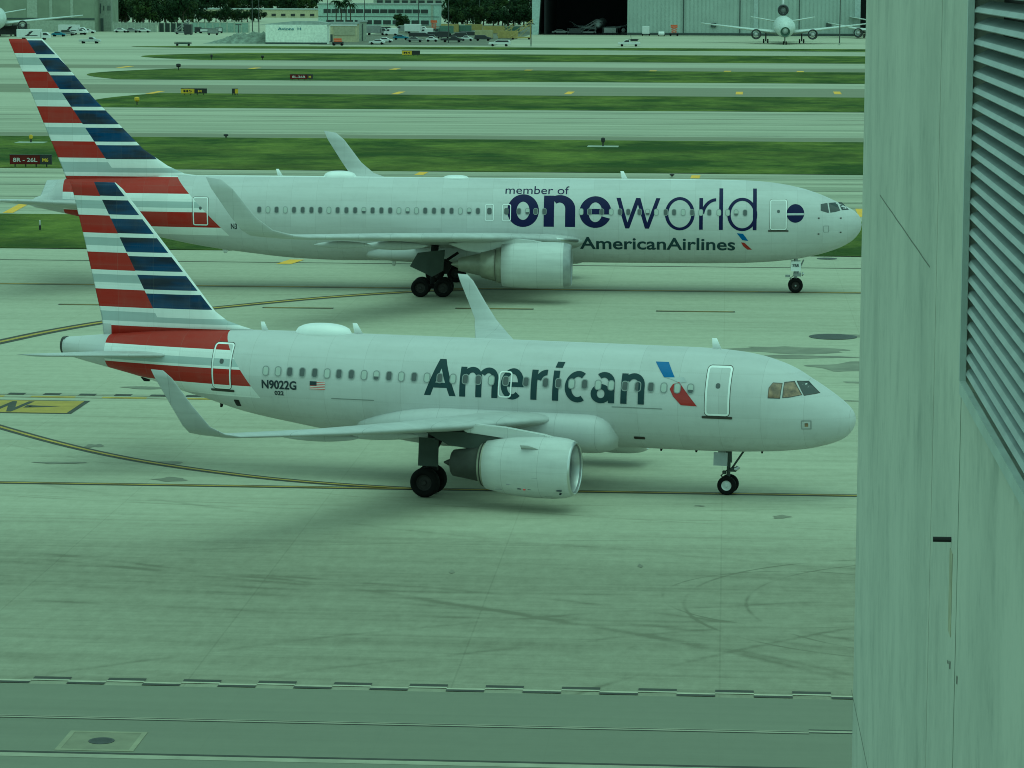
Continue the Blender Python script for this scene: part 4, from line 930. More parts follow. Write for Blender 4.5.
# left hangar
k = ppm(50, 32)
building('cargo_hangar', 'large grey cargo hangar with pale lower band, far left', -60, 99, 31.5, 22, 40, C_GREY, trims=((0,1,0,3.7,C_LITE),(0,1,4.0,4.5,C_SEAM),(.55,.62,4.6,22,C_LITE),(.70,.72,4.6,22,C_LITE),(.84,.86,4.6,22,C_LITE),(.2,.24,4.6,22,C_LITE)))
building('stair_tower', 'plain pale stair tower at the right end of the grey cargo hangar', 99.2, 111.5, 31.5, 22, 3, mat('tower_cladding', (.24,.265,.215), .8), trims=((.1,.35,0,4.4,C_SEAM),(.08,.16,6,9.3,C_SEAM),(.36,.44,7,8.6,C_SEAM),(.72,.8,7,8.6,C_SEAM),(.9,.96,7,8.6,C_SEAM)))
def fence(name, label, u0, u1, v, h, m, posts=8, cat='fence'):
    a, b_ = tost(at(u0, v)), tost(at(u1, v)); tt = (a[1]+b_[1])/2; W = b_[0]-a[0]; t = thing(name, label, cat, st((a[0]+b_[0])/2, tt), G)
    bm = bmesh.new(); box(bm, (0,0,h/2), (W,.25,h)); link('panel', bm, m, t)
    for i in range(posts+1):
        bm = bmesh.new(); box(bm, (-W/2+W*i/posts, 0, h/2+.15), (.45,.5,h+.3)); link('post', bm, C_LITE, t)
    return t
fence('blast_wall', 'pale boundary wall between the stair tower and the dark gate', 112.3, 157, 32, 3.1, mat('pale_blast_wall', (.31,.335,.28), .8), 6, 'wall')
fence('gate', 'dark mesh gate in the pale boundary wall', 158, 189, 32, 2.9, mat('dark_gate', (.02,.03,.025), .8), 5, 'gate')
fence('blast_wall', 'pale teal boundary wall right of the dark gate, behind the carts', 190, 250, 32.5, 3.2, mat('teal_blast_wall', (.26,.33,.28), .8), 8, 'wall')
building('cream_building', 'long cream building with small dark windows behind the dark trees', 196, 322, 17.5, 3.4, 14, C_BEIGE, rows=((.6,1.7,12,.55,.02,.98),))
building('warehouse', 'white warehouse with a low curved roof and faded lettering', 264.5, 328, 44.2, 5.4, 5, mat('white_warehouse_wall', (.75,.78,.70), .7), roof='gable', trims=((0,1,0,.5,C_SEAM),))
p = st(tost(at(297,44.2))[0], tost(at(297,44.2))[1]-.12, 0)
sg = fit_text('Avions  H', 0, 6.6, .75, .02)
for q in sg.verts: q.co = Vector((q.co.x-5.2, 0, q.co.y+3.9))
s_ = link('wall_lettering', sg, mat('faded_blue_letters', (.06,.16,.20), .7)); s_.parent = [o for o in bpy.data.objects if o.name == 'warehouse'][0]; s_.location = (0, -.12, 0)
building('annex', 'low beige annex with a shutter door beside the white warehouse', 330, 357.5, 42, 5.2, 5, C_BEIGE, trims=((.12,.92,1.9,4.4,mat('shutter_beige', (.37,.36,.25), .8)),(0,1,4.6,5.1,V_WHITE),(.0,.08,0,2.2,C_SEAM)))
building('side_shed', 'narrow pale shed at the right side of the beige annex', 358.6, 365.5, 41, 5.5, 3, C_LITE, trims=((.5,.62,0,5,C_SEAM),))
building('office_building', 'two storey pale teal office building with dark ribbon windows', 316, 441, 25.5, 7.9, 8, C_TEAL, rows=((4.6,6.1,13,.10,.04,.91),(.4,2.0,11,.18,.06,.92)), trims=((0,1,3.3,3.45,C_SEAM),(.93,.95,0,7.9,C_LITE)))
building('distant_terminal', 'grey distant building showing between the tree tops above the offices', 452, 540, 9, 8, 30, C_LITE, rows=((2,4,10,.4,.03,.97),))
building('distant_block', 'pale distant block above the office roof at the top edge', 372, 446, 13, 7, 25, mat('far_block_wall', (.30,.34,.28), .8), rows=((4.2,6.2,8,.3,.03,.97),))
# big hangar
a0 = tost(at(541,35.0)); a1 = tost(at(627,35.0)); tt = tost(at(640,35.2))[1]
def S_(u): return (u-512)*ppm(600,35.1) + tost(at(512,35))[0] + 0
hg = thing('maintenance_hangar', 'huge pale green maintenance hangar with one dark open bay', 'hangar', st(0, tt), G)
def su(u): return tost(at(u, 35.1))[0]
H = 34
bm = bmesh.new()
for x0, x1 in ((su(530.5), su(540.5)),): sideprism(bm, [(x0, 0), (su(537), 0), (su(543), H), (x0, H)], 0, 60)
link('wall', bm, mat('hangar_pylon', (.42,.49,.46), .7), hg)
bm = bmesh.new(); box(bm, ((su(541)+su(900))/2, 61, H/2), (su(900)-su(541), 1, H)); box(bm, ((su(541)+su(627))/2, 30, H+.5), (su(627)-su(541), 62, 1)); box(bm, (su(627)+.5, 31, H/2), (.6, 58, H)); box(bm, (su(543.6), 30.5, H/2), (.5, 61, H)); box(bm, ((su(541)+su(627))/2, 30, .03), (su(627)-su(541), 58, .05))
link('interior', bm, mat('dark_hangar_interior', (.006,.008,.009), .9), hg)
bm = bmesh.new(); box(bm, ((su(530)+su(900))/2, 30, H+1.5), (su(900)-su(530), 64, 1.5)); link('roof', bm, C_ROOF, hg)
for i, (u0, u1) in enumerate(((627.3,683),(684,739),(740,797.5),(798.3,852))):
    x0, x1 = su(u0), su(u1); bm = bmesh.new(); box(bm, ((x0+x1)/2, .5, H/2), (x1-x0, .8, H)); d = link('hangar_door', bm, C_DOOR, hg)
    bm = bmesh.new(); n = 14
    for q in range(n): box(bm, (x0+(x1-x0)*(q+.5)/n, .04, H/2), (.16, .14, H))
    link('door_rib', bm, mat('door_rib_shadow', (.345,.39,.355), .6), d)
    bm = bmesh.new(); box(bm, ((x0+x1)/2, .0, .45), (x1-x0-.1, .5, .7)); link('door_rail', bm, C_SEAM, d)
for u0, u1, m in ((683,684,C_SEAM),(739,740,C_SEAM),(753,757.5,C_DOORL),(797.5,798.3,C_SEAM),(852,857.5,C_DOORL)):
    bm = bmesh.new(); box(bm, ((su(u0)+su(u1))/2, -.1, H/2), (su(u1)-su(u0), .3, H)); link('door_seam', bm, m, hg)
for u, v in ((713.5,25),(827,24.5)):
    bm = bmesh.new(); box(bm, (su(u), -.25, (35.2-v)*ppm(u,35)), (1.7,.5,1.4)); link('wall_vent', bm, C_SEAM, hg)
# far aircraft seen head-on
def far_jet(label, u, v, r=2.9, half=24, trijet=True, nose_dark=True, rz=0.0, cz=4.6):
    p = at(u, v); t = thing('parked_airliner', label, 'airliner', (p.x, p.y, 0), G+rz)
    bm = bmesh.new(); n = 24; rings = []
    for y, k, dz in ((-1,.04,-.6),(-.8,.25,-.5),(-.2,.5,-.35),(1,.78,-.15),(3,.96,0),(5,1,0),(34,1,0),(40,.75,.6),(46,.3,1.2)):
        rings.append([bm.verts.new((r*k*math.cos(2*math.pi*j/n), y, cz+dz+r*k*math.sin(2*math.pi*j/n))) for j in range(n)])
    for i in range(len(rings)-1):
        for j in range(n): bm.faces.new((rings[i][j], rings[i][(j+1)%n], rings[i+1][(j+1)%n], rings[i+1][j]))
    bm.faces.new(rings[0]); fixn(bm); link('fuselage', bm, mat('far_jet_white', (.56,.6,.57), .4, 0, .1), t, True)
    bm = bmesh.new(); box(bm, (0, .9, cz+.55), (3.3,.9,.6)); link('cockpit_window', bm, V_DARK, t)
    if nose_dark:
        bm = bmesh.new(); lathe(bm, [(.6,.25),(-1.2,1.2),(-1.6,1.35),(-1.0,1.4)], (0,0,cz-1.2), 'Y', 16); link('radar_bay', bm, mat('open_radome_bay', (.09,.14,.10), .7), t)
    for s in (-1, 1):
        bm = wing([((s*r*.6, 12, cz-1.7),(s*r*.6, 24, cz-1.7),.12,(0,0,1)), ((s*8, 17, cz-1.1),(s*8, 25, cz-1.0),.11,(0,0,1)), ((s*half, 29, cz+.7),(s*half, 32, cz+.7),.11,(0,0,1))]); w = link('wing', bm, mat('far_jet_white', (.6,.6,.6)), t, True)
        bm = wing([((s*.8, 38, cz+.9),(s*.8, 44, cz+.9),.1,(0,0,1)), ((s*9.5, 44, cz+2.4),(s*9.5, 47, cz+2.4),.1,(0,0,1))]); link('horizontal_stabiliser', bm, mat('far_jet_white', (.6,.6,.6)), t, True)
        bm = bmesh.new(); lathe(bm, [(10.5,1.15),(10.3,1.35),(11,1.5),(14,1.4),(15,1.0)], (s*8.1,0,cz-2.1), 'Y', 20); e = link('engine', bm, V_DARK, t, True)
        bm = bmesh.new(); lathe(bm, [(10.45,.01),(10.9,.55),(11.2,.7)], (s*8.1,0,cz-2.1), 'Y', 12); link('spinner', bm, V_WHITE, e)
        bm = bmesh.new(); tube(bm, [(s*5.2,22,cz-1.8),(s*5.2,22,.6)], .22, 8); link('gear_leg', bm, V_DARK, t)
        for d in (-.6, .6):
            bm = bmesh.new(); lathe(bm, [(-.2,.01),(-.2,.62),(.2,.62),(.2,.01)], (s*5.2+d,22,.62), 'X', 14); link('wheel', bm, M_TYRE, t)
    bm = bmesh.new(); tube(bm, [(0,4,cz-2.4),(0,4,.5)], .16, 8); link('nose_gear_leg', bm, V_DARK, t)
    for d in (-.4, .4):
        bm = bmesh.new(); lathe(bm, [(-.15,.01),(-.15,.5),(.15,.5),(.15,.01)], (d,4,.5), 'X', 14); link('nose_wheel', bm, M_TYRE, t)
    bm = wing([((0, 36, cz+2.4),(0, 46, cz+2.2),.1,(1,0,0)), ((0, 41, cz+11),(0, 46, cz+11),.1,(1,0,0))]); link('tail_fin', bm, V_WHITE, t, True)
    if trijet:
        bm = bmesh.new(); lathe(bm, [(36,1.1),(35.7,1.35),(36.4,1.65),(42,1.6),(46,1.1)], (0,0,cz+4.5), 'Y', 24); e = link('engine', bm, V_DARK, t, True)
        bm = bmesh.new(); lathe(bm, [(36.2,.01),(36.6,.8),(36.8,1.1)], (0,0,cz+4.5), 'Y', 12); link('spinner', bm, V_GREY, e)
    return t
far_jet('white three-engine jet parked nose-on before the closed hangar doors', 785, 45, trijet=True, cz=4.9)
far_jet('parked jet partly hidden behind the concrete wall edge, far right', 886, 39.5, r=2.2, half=17, trijet=False, nose_dark=False, cz=3.9)
far_jet('parked jet cut by the left picture edge beside the cargo hangar', -4, 37.5, r=3.3, half=27, trijet=False, nose_dark=False, cz=5.6, rz=math.radians(13.5))
far_jet('unlit jet standing inside the dark open hangar bay', 598, 33.5, r=1.6, half=11, trijet=False, nose_dark=False, cz=3.0)
# vehicles
vehicle('box_truck', 'white box truck with a dark swoosh mark, nearest left beside the rear tail tip', 'truck', 34, 40.0, V_WHITE, 9.8, mark=True)
vehicle('box_truck', 'white box truck with a dark swoosh mark farther back against the cargo hangar', 'truck', 73, 34.6, V_WHITE, 9.0, mark=True)
vehicle('pickup_truck', 'silver pickup truck alone on the apron right of the rear tail tip', 'pickup truck', 90, 43.6, mat('vehicle_silver', (.42,.45,.43), .3), 6.0)
vehicle('car', 'small blue car between the two marked white trucks', 'car', 59, 36.6, V_BLUE, 4.4); vehicle('suv', 'pale car right of the small blue car by the cargo hangar', 'car', 68, 35.6, V_GREY, 4.3)
vehicle('car', 'white car parked right of the white box truck by the hangar corner', 'car', 88, 33.4, V_WHITE, 5.0); vehicle('pickup_truck', 'white pickup truck under the back of the white box truck', 'pickup truck', 80, 34.8, V_WHITE, 5.0)
for i, (u, lab) in enumerate(((118, 'white car nearest the stair tower along the pale boundary wall'), (129, 'second white car from the stair tower along the boundary wall'), (141, 'third white car from the stair tower, nearest the dark gate'))):
    vehicle('parked_car', lab, 'car', u+3, 32.6, V_WHITE if i != 1 else V_GREY, 4.4, group='cars along the boundary wall')
vehicle('pickup_truck', 'white pickup truck carrying dark ladders in front of the open hangar', 'pickup truck', 629, 46.6, V_WHITE, 6.2, math.pi)
o = [q for q in bpy.data.objects if q.name.startswith('pickup_truck')][-1]
bm = bmesh.new(); box(bm, (-1.3,-.6,2.0), (3.0,.15,.12)); box(bm, (-1.3,.6,2.0), (3.0,.15,.12)); box(bm, (-1.4,0,1.7), (2.0,1.0,.5)); tube(bm, [(-.6,0,1.8),(-.4,0,3.7)], .06, 6); tube(bm, [(-2.4,0,3.6),(2.2,0,3.7)], .06, 6); link('ladder_rack', bm, V_DARK, bpy.data.objects[[q.name for q in bpy.data.objects if q.type == 'EMPTY' and q.name.startswith('pickup_truck')][-1]])
vehicle('suv', 'white utility vehicle driving before the yellow stairs', 'car', 499.5, 46.4, V_WHITE, 6.0, math.pi)
vehicle('box_truck', 'white box truck against the closed hangar doors', 'truck', 646, 35.9, V_WHITE, 5.2, math.pi/2); vehicle('parked_car', 'small white car between box truck and orange cone stack at the hangar doors', 'car', 661.5, 36.2, V_WHITE, 4.2, math.pi/2)
vehicle('car', 'dim white car parked inside the dark open hangar bay', 'car', 561, 34.2, V_GREY, 6.0)
lot = [(377,44.6,'parked_car',V_WHITE,4.5,'white car lowest left in the car park, right of the annex'),(385.5,42.6,'parked_car',V_WHITE,4.2,'white car behind the lowest left car park car'),(401,39.9,'parked_car',V_BLUE,4.8,'blue car in the middle row of the car park'),(415,42.2,'parked_car',V_GREY,4.8,'pale car right of the middle of the car park'),(432,41.8,'parked_car',V_WHITE,3.6,'short white car beside the dark tank carts'),
 (391,35.6,'van',V_WHITE,4.6,'white van high in the left part of the car park'),(402,32.5,'van',V_GREY,4.8,'grey van below the round tree of the offices'),(376,35.2,'box_truck',V_GREY,7.0,'grey box truck beside the annex at the car park edge'),(416,33.6,'box_truck',V_WHITE,7.5,'white box truck parked under the office ground floor windows'),(426,35.8,'van',V_WHITE,4.6,'white van just right of the white box truck'),
 (422,38.3,'suv',V_DARK,8.0,'long black vehicle in the car park centre'),(436,37.6,'suv',V_DARK,5.5,'black vehicle beside the dark tank carts'),(467,41.0,'parked_car',V_WHITE,3.6,'white car among the dark tractors'),(458,38.5,'suv',V_DARK,5.6,'black vehicle under the light pole in the car park'),(471,37.0,'suv',V_DARK,7.5,'long black tractor before the tan containers'),(483,41.0,'suv',V_DARK,5.0,'black tractor nearest the moving white vehicle'),(452,42.4,'pickup_truck',V_DARK,6.5,'black pickup truck at the foot of the light pole'),(388,31.8,'suv',V_GRN,5.0,'green vehicle in the shade left of the round tree'),(444,35.6,'box_truck',V_GRN,6.0,'green truck before the trees right of the offices')]
for u, v, kd, c, L, lab in lot: vehicle(kd, lab, {'parked_car':'car','suv':'vehicle','van':'van','box_truck':'truck','pickup_truck':'pickup truck'}[kd], u, v, c, L, random.choice((0, math.pi)), 'vehicles in the far car park')
def container(u, v, L, h, col, label):
    p = at(u, v); t = thing('container', label, 'container', (p.x, p.y, 0), G); bm = bmesh.new(); box(bm, (0,0,h/2+.15), (L,2.4,h)); link('shell', bm, col, t)
    bm = bmesh.new()
    for i in range(int(L/.8)): box(bm, (-L/2+.5+i*.8, 0, h/2+.15), (.2,2.5,h*.9))
    link('ribs', bm, col, t); bm = bmesh.new()
    for sx in (-1, 1): box(bm, (sx*(L/2-.3),0,.08), (.3,2.3,.16))
    link('feet', bm, V_DARK, t)
container(484, 38.5, 5.5, 2.4, V_TAN, 'tan container left of the yellow passenger stairs'); container(494, 33.6, 7, 2.4, V_YEL, 'yellow container in the upper car park by the trees'); container(450, 32.2, 6, 2.6, V_YEL, 'yellow container right of the orange lift'); container(464, 32.2, 5, 2.2, V_GRN, 'green container beside the yellow one below the trees'); container(474, 30.4, 6, 2.0, V_YEL, 'low yellow container farthest back in the car park'); container(508, 38.6, 6, 2.2, V_YEL, 'yellow container at the foot of the yellow stairs')
container(372, 32.0, 6, 1.6, V_GRN, 'low green container at the left of the car park'); container(512, 33.2, 5, 2.0, V_GRN, 'green container behind the yellow stairs')
def stairs(u, v, L, h, m, label, d=1):
    p = at(u, v); t = thing('passenger_stairs', label, 'stairs', (p.x, p.y, 0), G)
    bm = bmesh.new(); n = 12
    for i in range(n): box(bm, (d*(-L/2+L*i/n+.3), 0, .8+h*i/n), (L/n+.1, 1.6, .1))
    link('steps', bm, m, t)
    for y in (-.8, .8):
        bm = bmesh.new(); tube(bm, [(d*-L/2, y, 1.4), (d*L/2, y, h+1.4)], .09, 6); tube(bm, [(d*-L/2, y, .5), (d*L/2, y, h+.3)], .12, 6)
        for i in range(7): tube(bm, [(d*(-L/2+L*i/6), y, .5+(h-.2)*i/6), (d*(-L/2+L*i/6), y, 1.4+h*i/6)], .05, 5)
        link('handrail', bm, m, t)
    bm = bmesh.new(); box(bm, (0,0,.6), (L*.9,1.7,.5)); tube(bm, [(d*L*.4,-.7,.6),(d*L*.4,-.7,h+.6)], .1, 6); tube(bm, [(d*L*.4,.7,.6),(d*L*.4,.7,h+.6)], .1, 6); tube(bm, [(-d*L*.1,-.7,.6),(d*L*.4,-.7,h*.8)], .08, 6); link('frame', bm, m, t)
    for sx in (-.35, .35):
        for y in (-.8, .8):
            bm = bmesh.new(); lathe(bm, [(-.1,.01),(-.1,.3),(.1,.3),(.1,.01)], (sx*L,y,.3), 'Y', 12); link('wheel', bm, M_TYRE, t)
stairs(521, 39.5, 7, 4.6, V_YEL, 'tall yellow passenger stairs beside the white hangar pylon'); stairs(505, 37.0, 5, 2.6, V_YEL, 'shorter yellow passenger stairs left of the tall pair'); stairs(182, 34.2, 4.5, 3.3, V_GREY, 'grey passenger stairs in front of the dark gate'); stairs(588, 34, 6.0, 3.5, V_GREY, 'grey stairs inside the dark open hangar bay')
container(188.5, 34.8, 2.4, 3.2, V_DARK, 'dark tall cart at the top of the grey passenger stairs')
def lift(u, v, label, h=3.8):
    p = at(u, v); t = thing('scissor_lift', label, 'lift', (p.x, p.y, 0), G)
    bm = bmesh.new(); box(bm, (0,0,.7), (3.0,1.8,.7)); link('chassis', bm, V_DARK, t)
    bm = bmesh.new()
    for i in range(3):
        z = 1.0+i*(h-1.6)/3; q = (h-1.6)/3
        for y in (-.6, .6): tube(bm, [(-.9,y,z),(.9,y,z+q)], .09, 6); tube(bm, [(.9,y,z),(-.9,y,z+q)], .09, 6)
    link('scissor_arms', bm, V_ORG, t)
    bm = bmesh.new(); box(bm, (0,0,h-.5), (2.2,1.5,.25)); box(bm, (0,-.75,h), (2.2,.08,.6)); link('platform', bm, V_ORG, t)
    for sx in (-1, 1):
        bm = bmesh.new(); lathe(bm, [(-.9,.01),(-.9,.35),(.9,.35),(.9,.01)], (sx*1.1,0,.35), 'Y', 12); link('wheel', bm, M_TYRE, t)
lift(674, 36.0, 'orange lift standing against the closed hangar doors', 3.3); lift(434, 31.8, 'orange lift at the back of the car park', 3.6); lift(338, 45.6, 'low orange machine at the foot of the beige annex', 1.7)
def cart(u, v, label, col, L=3.0, h=1.5):
    p = at(u, v); t = thing('baggage_cart', label, 'cart', (p.x, p.y, 0), G)
    bm = bmesh.new(); box(bm, (0,0,.55), (L,1.5,.18)); box(bm, (0,0,h), (L,1.5,.12))
    for sx in (-1, 1):
        for y in (-.7, .7): tube(bm, [(sx*(L/2-.08),y,.5),(sx*(L/2-.08),y,h)], .05, 5)
    link('frame', bm, V_DARK, t); bm = bmesh.new(); box(bm, (0,0,.6+(h-.7)/2), (L*.8,1.2,h-.75)); link('load', bm, col, t)
    for sx in (-.35, .35):
        for y in (-.6, .6):
            bm = bmesh.new(); lathe(bm, [(-.08,.01),(-.08,.24),(.08,.24),(.08,.01)], (sx*L,y,.24), 'Y', 10); link('wheel', bm, M_TYRE, t)
cart(198, 33.2, 'dark cart beside the dark tall cart and grey stairs', V_DARK, 2.2, 2.0); cart(206, 33.4, 'cart with pale load before the teal boundary wall', V_WHITE, 4.5, 1.6); cart(213, 35.0, 'rounded grey cart in front of the teal boundary wall', V_GREY, 3.6, 2.0); cart(219, 33.2, 'white cart farthest right before the teal boundary wall', V_WHITE, 2.4, 1.8)
cart(8, 36.0, 'dark loader under the nose of the jet at the left edge', V_DARK, 7.5, 3.2); cart(20, 32.8, 'dark loader right of the jet cut by the left edge', V_DARK, 6, 2.8); cart(443, 38.6, 'dark tank cart in the middle of the car park', V_DARK, 4, 2.2)
cart(183, 45.8, 'long low barrier cart on the grass edge before the grey stairs', V_GRN, 4.5, 1.0); cart(610, 34.6, 'dim cart with rack inside the dark hangar bay', V_GREY, 5, 2.4); cart(575, 34.6, 'dim cart left of the stairs inside the hangar bay', V_DARK, 5, 2.0)
# gravel heap and scrub left of the warehouse
bm = bmesh.new(); r = random.Random(3); c = at(246, 43.6)
for i in range(26):
    for j in range(9):
        pass
n = 26; grid = [[bm.verts.new((c.x-12+24*i/n, c.y-2+10*j/9, max(0, 3.4*abs(math.sin(math.pi*i/n))**1.1*abs(math.sin(math.pi*j/9))*(1+.3*r.uniform(-1,1))*(.45+.8*i/n)))) for j in range(10)] for i in range(n+1)]
for i in range(n):
    for j in range(9): bm.faces.new((grid[i][j], grid[i+1][j], grid[i+1][j+1], grid[i][j+1]))
struct(link('gravel_mound', bm, mat('gravel', (.19,.22,.18), .95, 0, .4, 0, .8)))
# poles
for u, v, h, lab in ((839.5, 45.2, 24, 'tall dark pole before the hangar doors, beside the concrete wall'), (448.5, 45.2, 18, 'grey light pole standing in the far car park'), (531, 46.5, 6.2, 'short dark pole at the foot of the white hangar pylon'), (252.5, 40, 20, 'left one of two poles near the warehouse'), (259, 40, 20, 'right one of two poles nearest the warehouse'), (327.5, 30, 18, 'thin pole before the left end of the offices'), (364.5, 29, 16, 'thin pole before the middle of the offices'), (418.5, 29, 16, 'thin pole before the right part of the offices'), (479.5, 25, 20, 'pale thick pole among the trees'), (238.5, 34.5, 3.2, 'short post on the gravel beside the mound')):
    pole(u, v, h, lab)
# ------------------------------------------------------------------ trees
def leafmat(name, a, b_):
    m, b = newmat(name); x, y, z = xyz(); n = noise(x, y, z, 1, 1, 1, .55, 3).step(.35, .65)
    setc(b, mixc(n, a, b_)); b.inputs['Roughness'].default_value = .8; b.inputs['Specular IOR Level'].default_value = .2; return m
L1 = leafmat('dark_leaves', (.007, .016, .006), (.026, .046, .013)); L2 = leafmat('olive_leaves', (.012, .024, .007), (.042, .062, .015)); M_BARK = mat('bark', (.06,.05,.035), .9, 0, .3)
def crown_bm(r, seed, n=900, squash=.8, leaf=.75):
    rd = random.Random(seed); bm = bmesh.new(); cl = [(Vector((rd.uniform(-.65,.65), rd.uniform(-.65,.65), rd.uniform(-.5,.6)*squash))*r, rd.uniform(.28,.5)*r) for _ in range(13)]
    for i in range(n):
        c, q = rd.choice(cl); d = Vector((rd.gauss(0,1), rd.gauss(0,1), rd.gauss(0,1))).normalized(); p = c + d*q*rd.uniform(.6, 1.05)
        a = Vector((rd.gauss(0,1), rd.gauss(0,1), rd.gauss(0,1))).normalized(); b_ = a.cross(d).normalized() if abs(a.dot(d)) < .99 else a; s = leaf*rd.uniform(.5, 1.1)
        bm.faces.new([bm.verts.new(p+a*s*.5+b_*s*.2), bm.verts.new(p+b_*s*.55), bm.verts.new(p-a*s*.5-b_*s*.1), bm.verts.new(p-b_*s*.4+d*s*.2)])
    return bm
PROTO = []
for sd in range(4):
    t = thing('broadleaf_tree', 'x', 'tree', (0,0,0)); R = 4.2
    bm = crown_bm(R, sd, 1300, 1.05, .8); cr = link('crown', bm, (L1, L2, L1, L1)[sd], t); cr.location = (0,0,4.0)
    bm = bmesh.new(); tube(bm, [(0,0,0),(.1,0,2.0),(.0,.1,4)], [.42,.3,.15], 8)
    for k in range(5):
        an = k*1.3+sd; tube(bm, [(0,0,1.6+k*.4),(1.8*math.cos(an),1.8*math.sin(an),3.6+k*.35)], [.16,.05], 6)
    link('trunk', bm, M_BARK, t); PROTO.append(t)
used = [False]*4
def tree(u, v, sc, k, label, group):
    p = at(u, v); src = PROTO[k]
    if not used[k]: used[k] = True; r = src
    else:
        r = src.copy(); COL.objects.link(r)
        for ch in list(src.children): c2 = ch.copy(); COL.objects.link(c2); c2.parent = r
    r.location = (p.x, p.y, 0); r.scale = (sc, sc, sc*random.uniform(.9, 1.15)); r.rotation_euler = (0,0,random.uniform(0, 6.28)); r['label'] = label; r['group'] = group
rd = random.Random(11); n = 0
spots = []
for i in range(27):
    u = 116 + i*5.5 + rd.uniform(-1,1); spots.append((u, 24 + rd.uniform(-2,2) if u < 196 else 22.0+rd.uniform(-.7,.7), rd.uniform(.62,.85) if u > 196 else rd.uniform(1.0,1.5), 'between the cargo hangar and the gate' if u < 158 else 'behind the dark gate' if u < 190 else 'behind the teal boundary wall' if u < 252 else 'between the poles and warehouse' if u < 270 else 'above the white warehouse roof'))
for i in range(24): spots.append((114+i*8.6, 13+rd.uniform(-2,2), rd.uniform(1.3,1.9), 'in the back row of the dark tree belt'))
for i in range(17): spots.append((448+i*5.0+rd.uniform(-1,1), 25+rd.uniform(-1.5,2), rd.uniform(.8,1.15), 'right of the office building behind the car park'))
for i in range(9): spots.append((450+i*9.5, 17+rd.uniform(-1,1), rd.uniform(1.1,1.5), 'in the back row behind the far car park'))
from collections import Counter
cnt = Counter(); ords = ['first','second','third','fourth','fifth','sixth','seventh','eighth','ninth','tenth','eleventh','twelfth','thirteenth','fourteenth','fifteenth','sixteenth','seventeenth','eighteenth','nineteenth','twentieth','twenty-first','twenty-second','twenty-third','twenty-fourth']
for u, v, sc, w in spots:
    o_ = ords[cnt[w]]; cnt[w] += 1
    tree(u, v, sc*.92, n % 4, f'{o_} dark tree from the left {w}', 'dark trees beyond the airfield'); n += 1
tree(401, 29.0, .72, 1, 'round dark tree standing alone in front of the office windows', 'dark trees beyond the airfield')
def palm(u, v, h, label):
    p = at(u, v); t = thing('palm_tree', label, 'palm tree', (p.x, p.y, 0), random.uniform(0,6), 'palms before the offices')
    bm = bmesh.new(); tube(bm, [(0,0,0),(.2,0,h*.5),(.1,0,h)], [.28,.2,.16], 8); link('trunk', bm, M_BARK, t)
    bm = bmesh.new()
    for k in range(22):
        an = k*2.4; el = random.uniform(-.3, .9); pr = None
        for j in range(6):
            q = j/5; L = 2.8; P = Vector((math.cos(an)*L*q*math.cos(el*.6), math.sin(an)*L*q*math.cos(el*.6), h + L*(q*math.sin(el) - q*q*.9))); nrm = Vector((-math.sin(an), math.cos(an), 0))*(.38*math.sin(math.pi*min(.95, q+.12)))
            cur = (bm.verts.new(P-nrm), bm.verts.new(P+nrm-Vector((0,0,.15))))
            if pr: bm.faces.new((pr[0], cur[0], cur[1], pr[1]))
            pr = cur
    link('crown', bm, L1, t)
for u, h, lab in ((336, 9.5, 'leftmost palm before the offices'), (341, 8.8, 'second palm from the left before the offices'), (346, 10, 'third palm from the left before the offices'), (351, 8.5, 'rightmost palm before the offices')): palm(u, 28, h, lab)
# ------------------------------------------------------------------ airfield signs and lights
SB = mat('sign_red', (.08,.008,.006), .7, 0, .1, 0, 1.5, .2); SK = mat('sign_black', (.012,.013,.012), .5); SW = mat('sign_white_letters', (.5,.5,.46), .5); SY = mat('sign_yellow', (.60,.42,.02), .5)
def sign(u, v, wpx, hpx, label, panels, texts):
    p = at(u, v); k = ppm(u, v); t = thing('taxiway_sign', label, 'sign', (p.x, p.y, .05), G); W = wpx*k; Hh = hpx*k
    x = -W/2
    for frac, m in panels:
        bm = bmesh.new(); box(bm, (x+W*frac/2, 0, .25+Hh/2), (W*frac-.02, .25, Hh)); link('sign_panel', bm, m, t); x += W*frac
    bm = bmesh.new()
    for i in range(4): box(bm, (-W/2+W*(i+.5)/4, 0, .13), (.12,.12,.26))
    link('leg', bm, SK, t)
    bm = bmesh.new(); box(bm, (0,0,.25+Hh+.03), (W+.05,.3,.06)); link('sign_frame', bm, SK, t)
    for s_, f0, f1, hh, m in texts:
        b2 = fit_text(s_, -W/2+W*f0, -W/2+W*f1, Hh*hh, .02)
        for q in b2.verts: q.co = Vector((q.co.x, -.135, .25+Hh*(1-hh)/2+q.co.y))
        link('sign_lettering', b2, m, t)
sign(31, 167.2, 42, 9.0, 'red runway sign reading 8R-26L on the grass at far left', [(.72, SB), (.28, SK)], [('8R - 26L', .08, .66, .44, SW), ('M6', .78, .92, .4, SY)])
sign(301.5, 80.6, 23, 4.4, 'small dark red runway sign on the far grass strip', [(.75, SB), (.25, SK)], [('8L-26R', .1, .68, .5, SW), ('M', .82, .92, .5, SY)])
sign(194, 95.2, 26, 4.6, 'yellow and black taxiway sign beside the rear tail fin', [(.52, SY), (.48, SK)], [('M5', .1, .42, .5, SK), ('M', .66, .8, .5, SY)])
sign(235, 95.2, 6, 4.4, 'small pale and black sign right of the yellow taxiway sign', [(.5, SK), (.5, SY)], [])
sign(411, 56.0, 18, 4.0, 'yellow and black taxiway sign on the farthest grass strip', [(.55, SY), (.45, SK)], [('M4', .1, .45, .5, SK)])
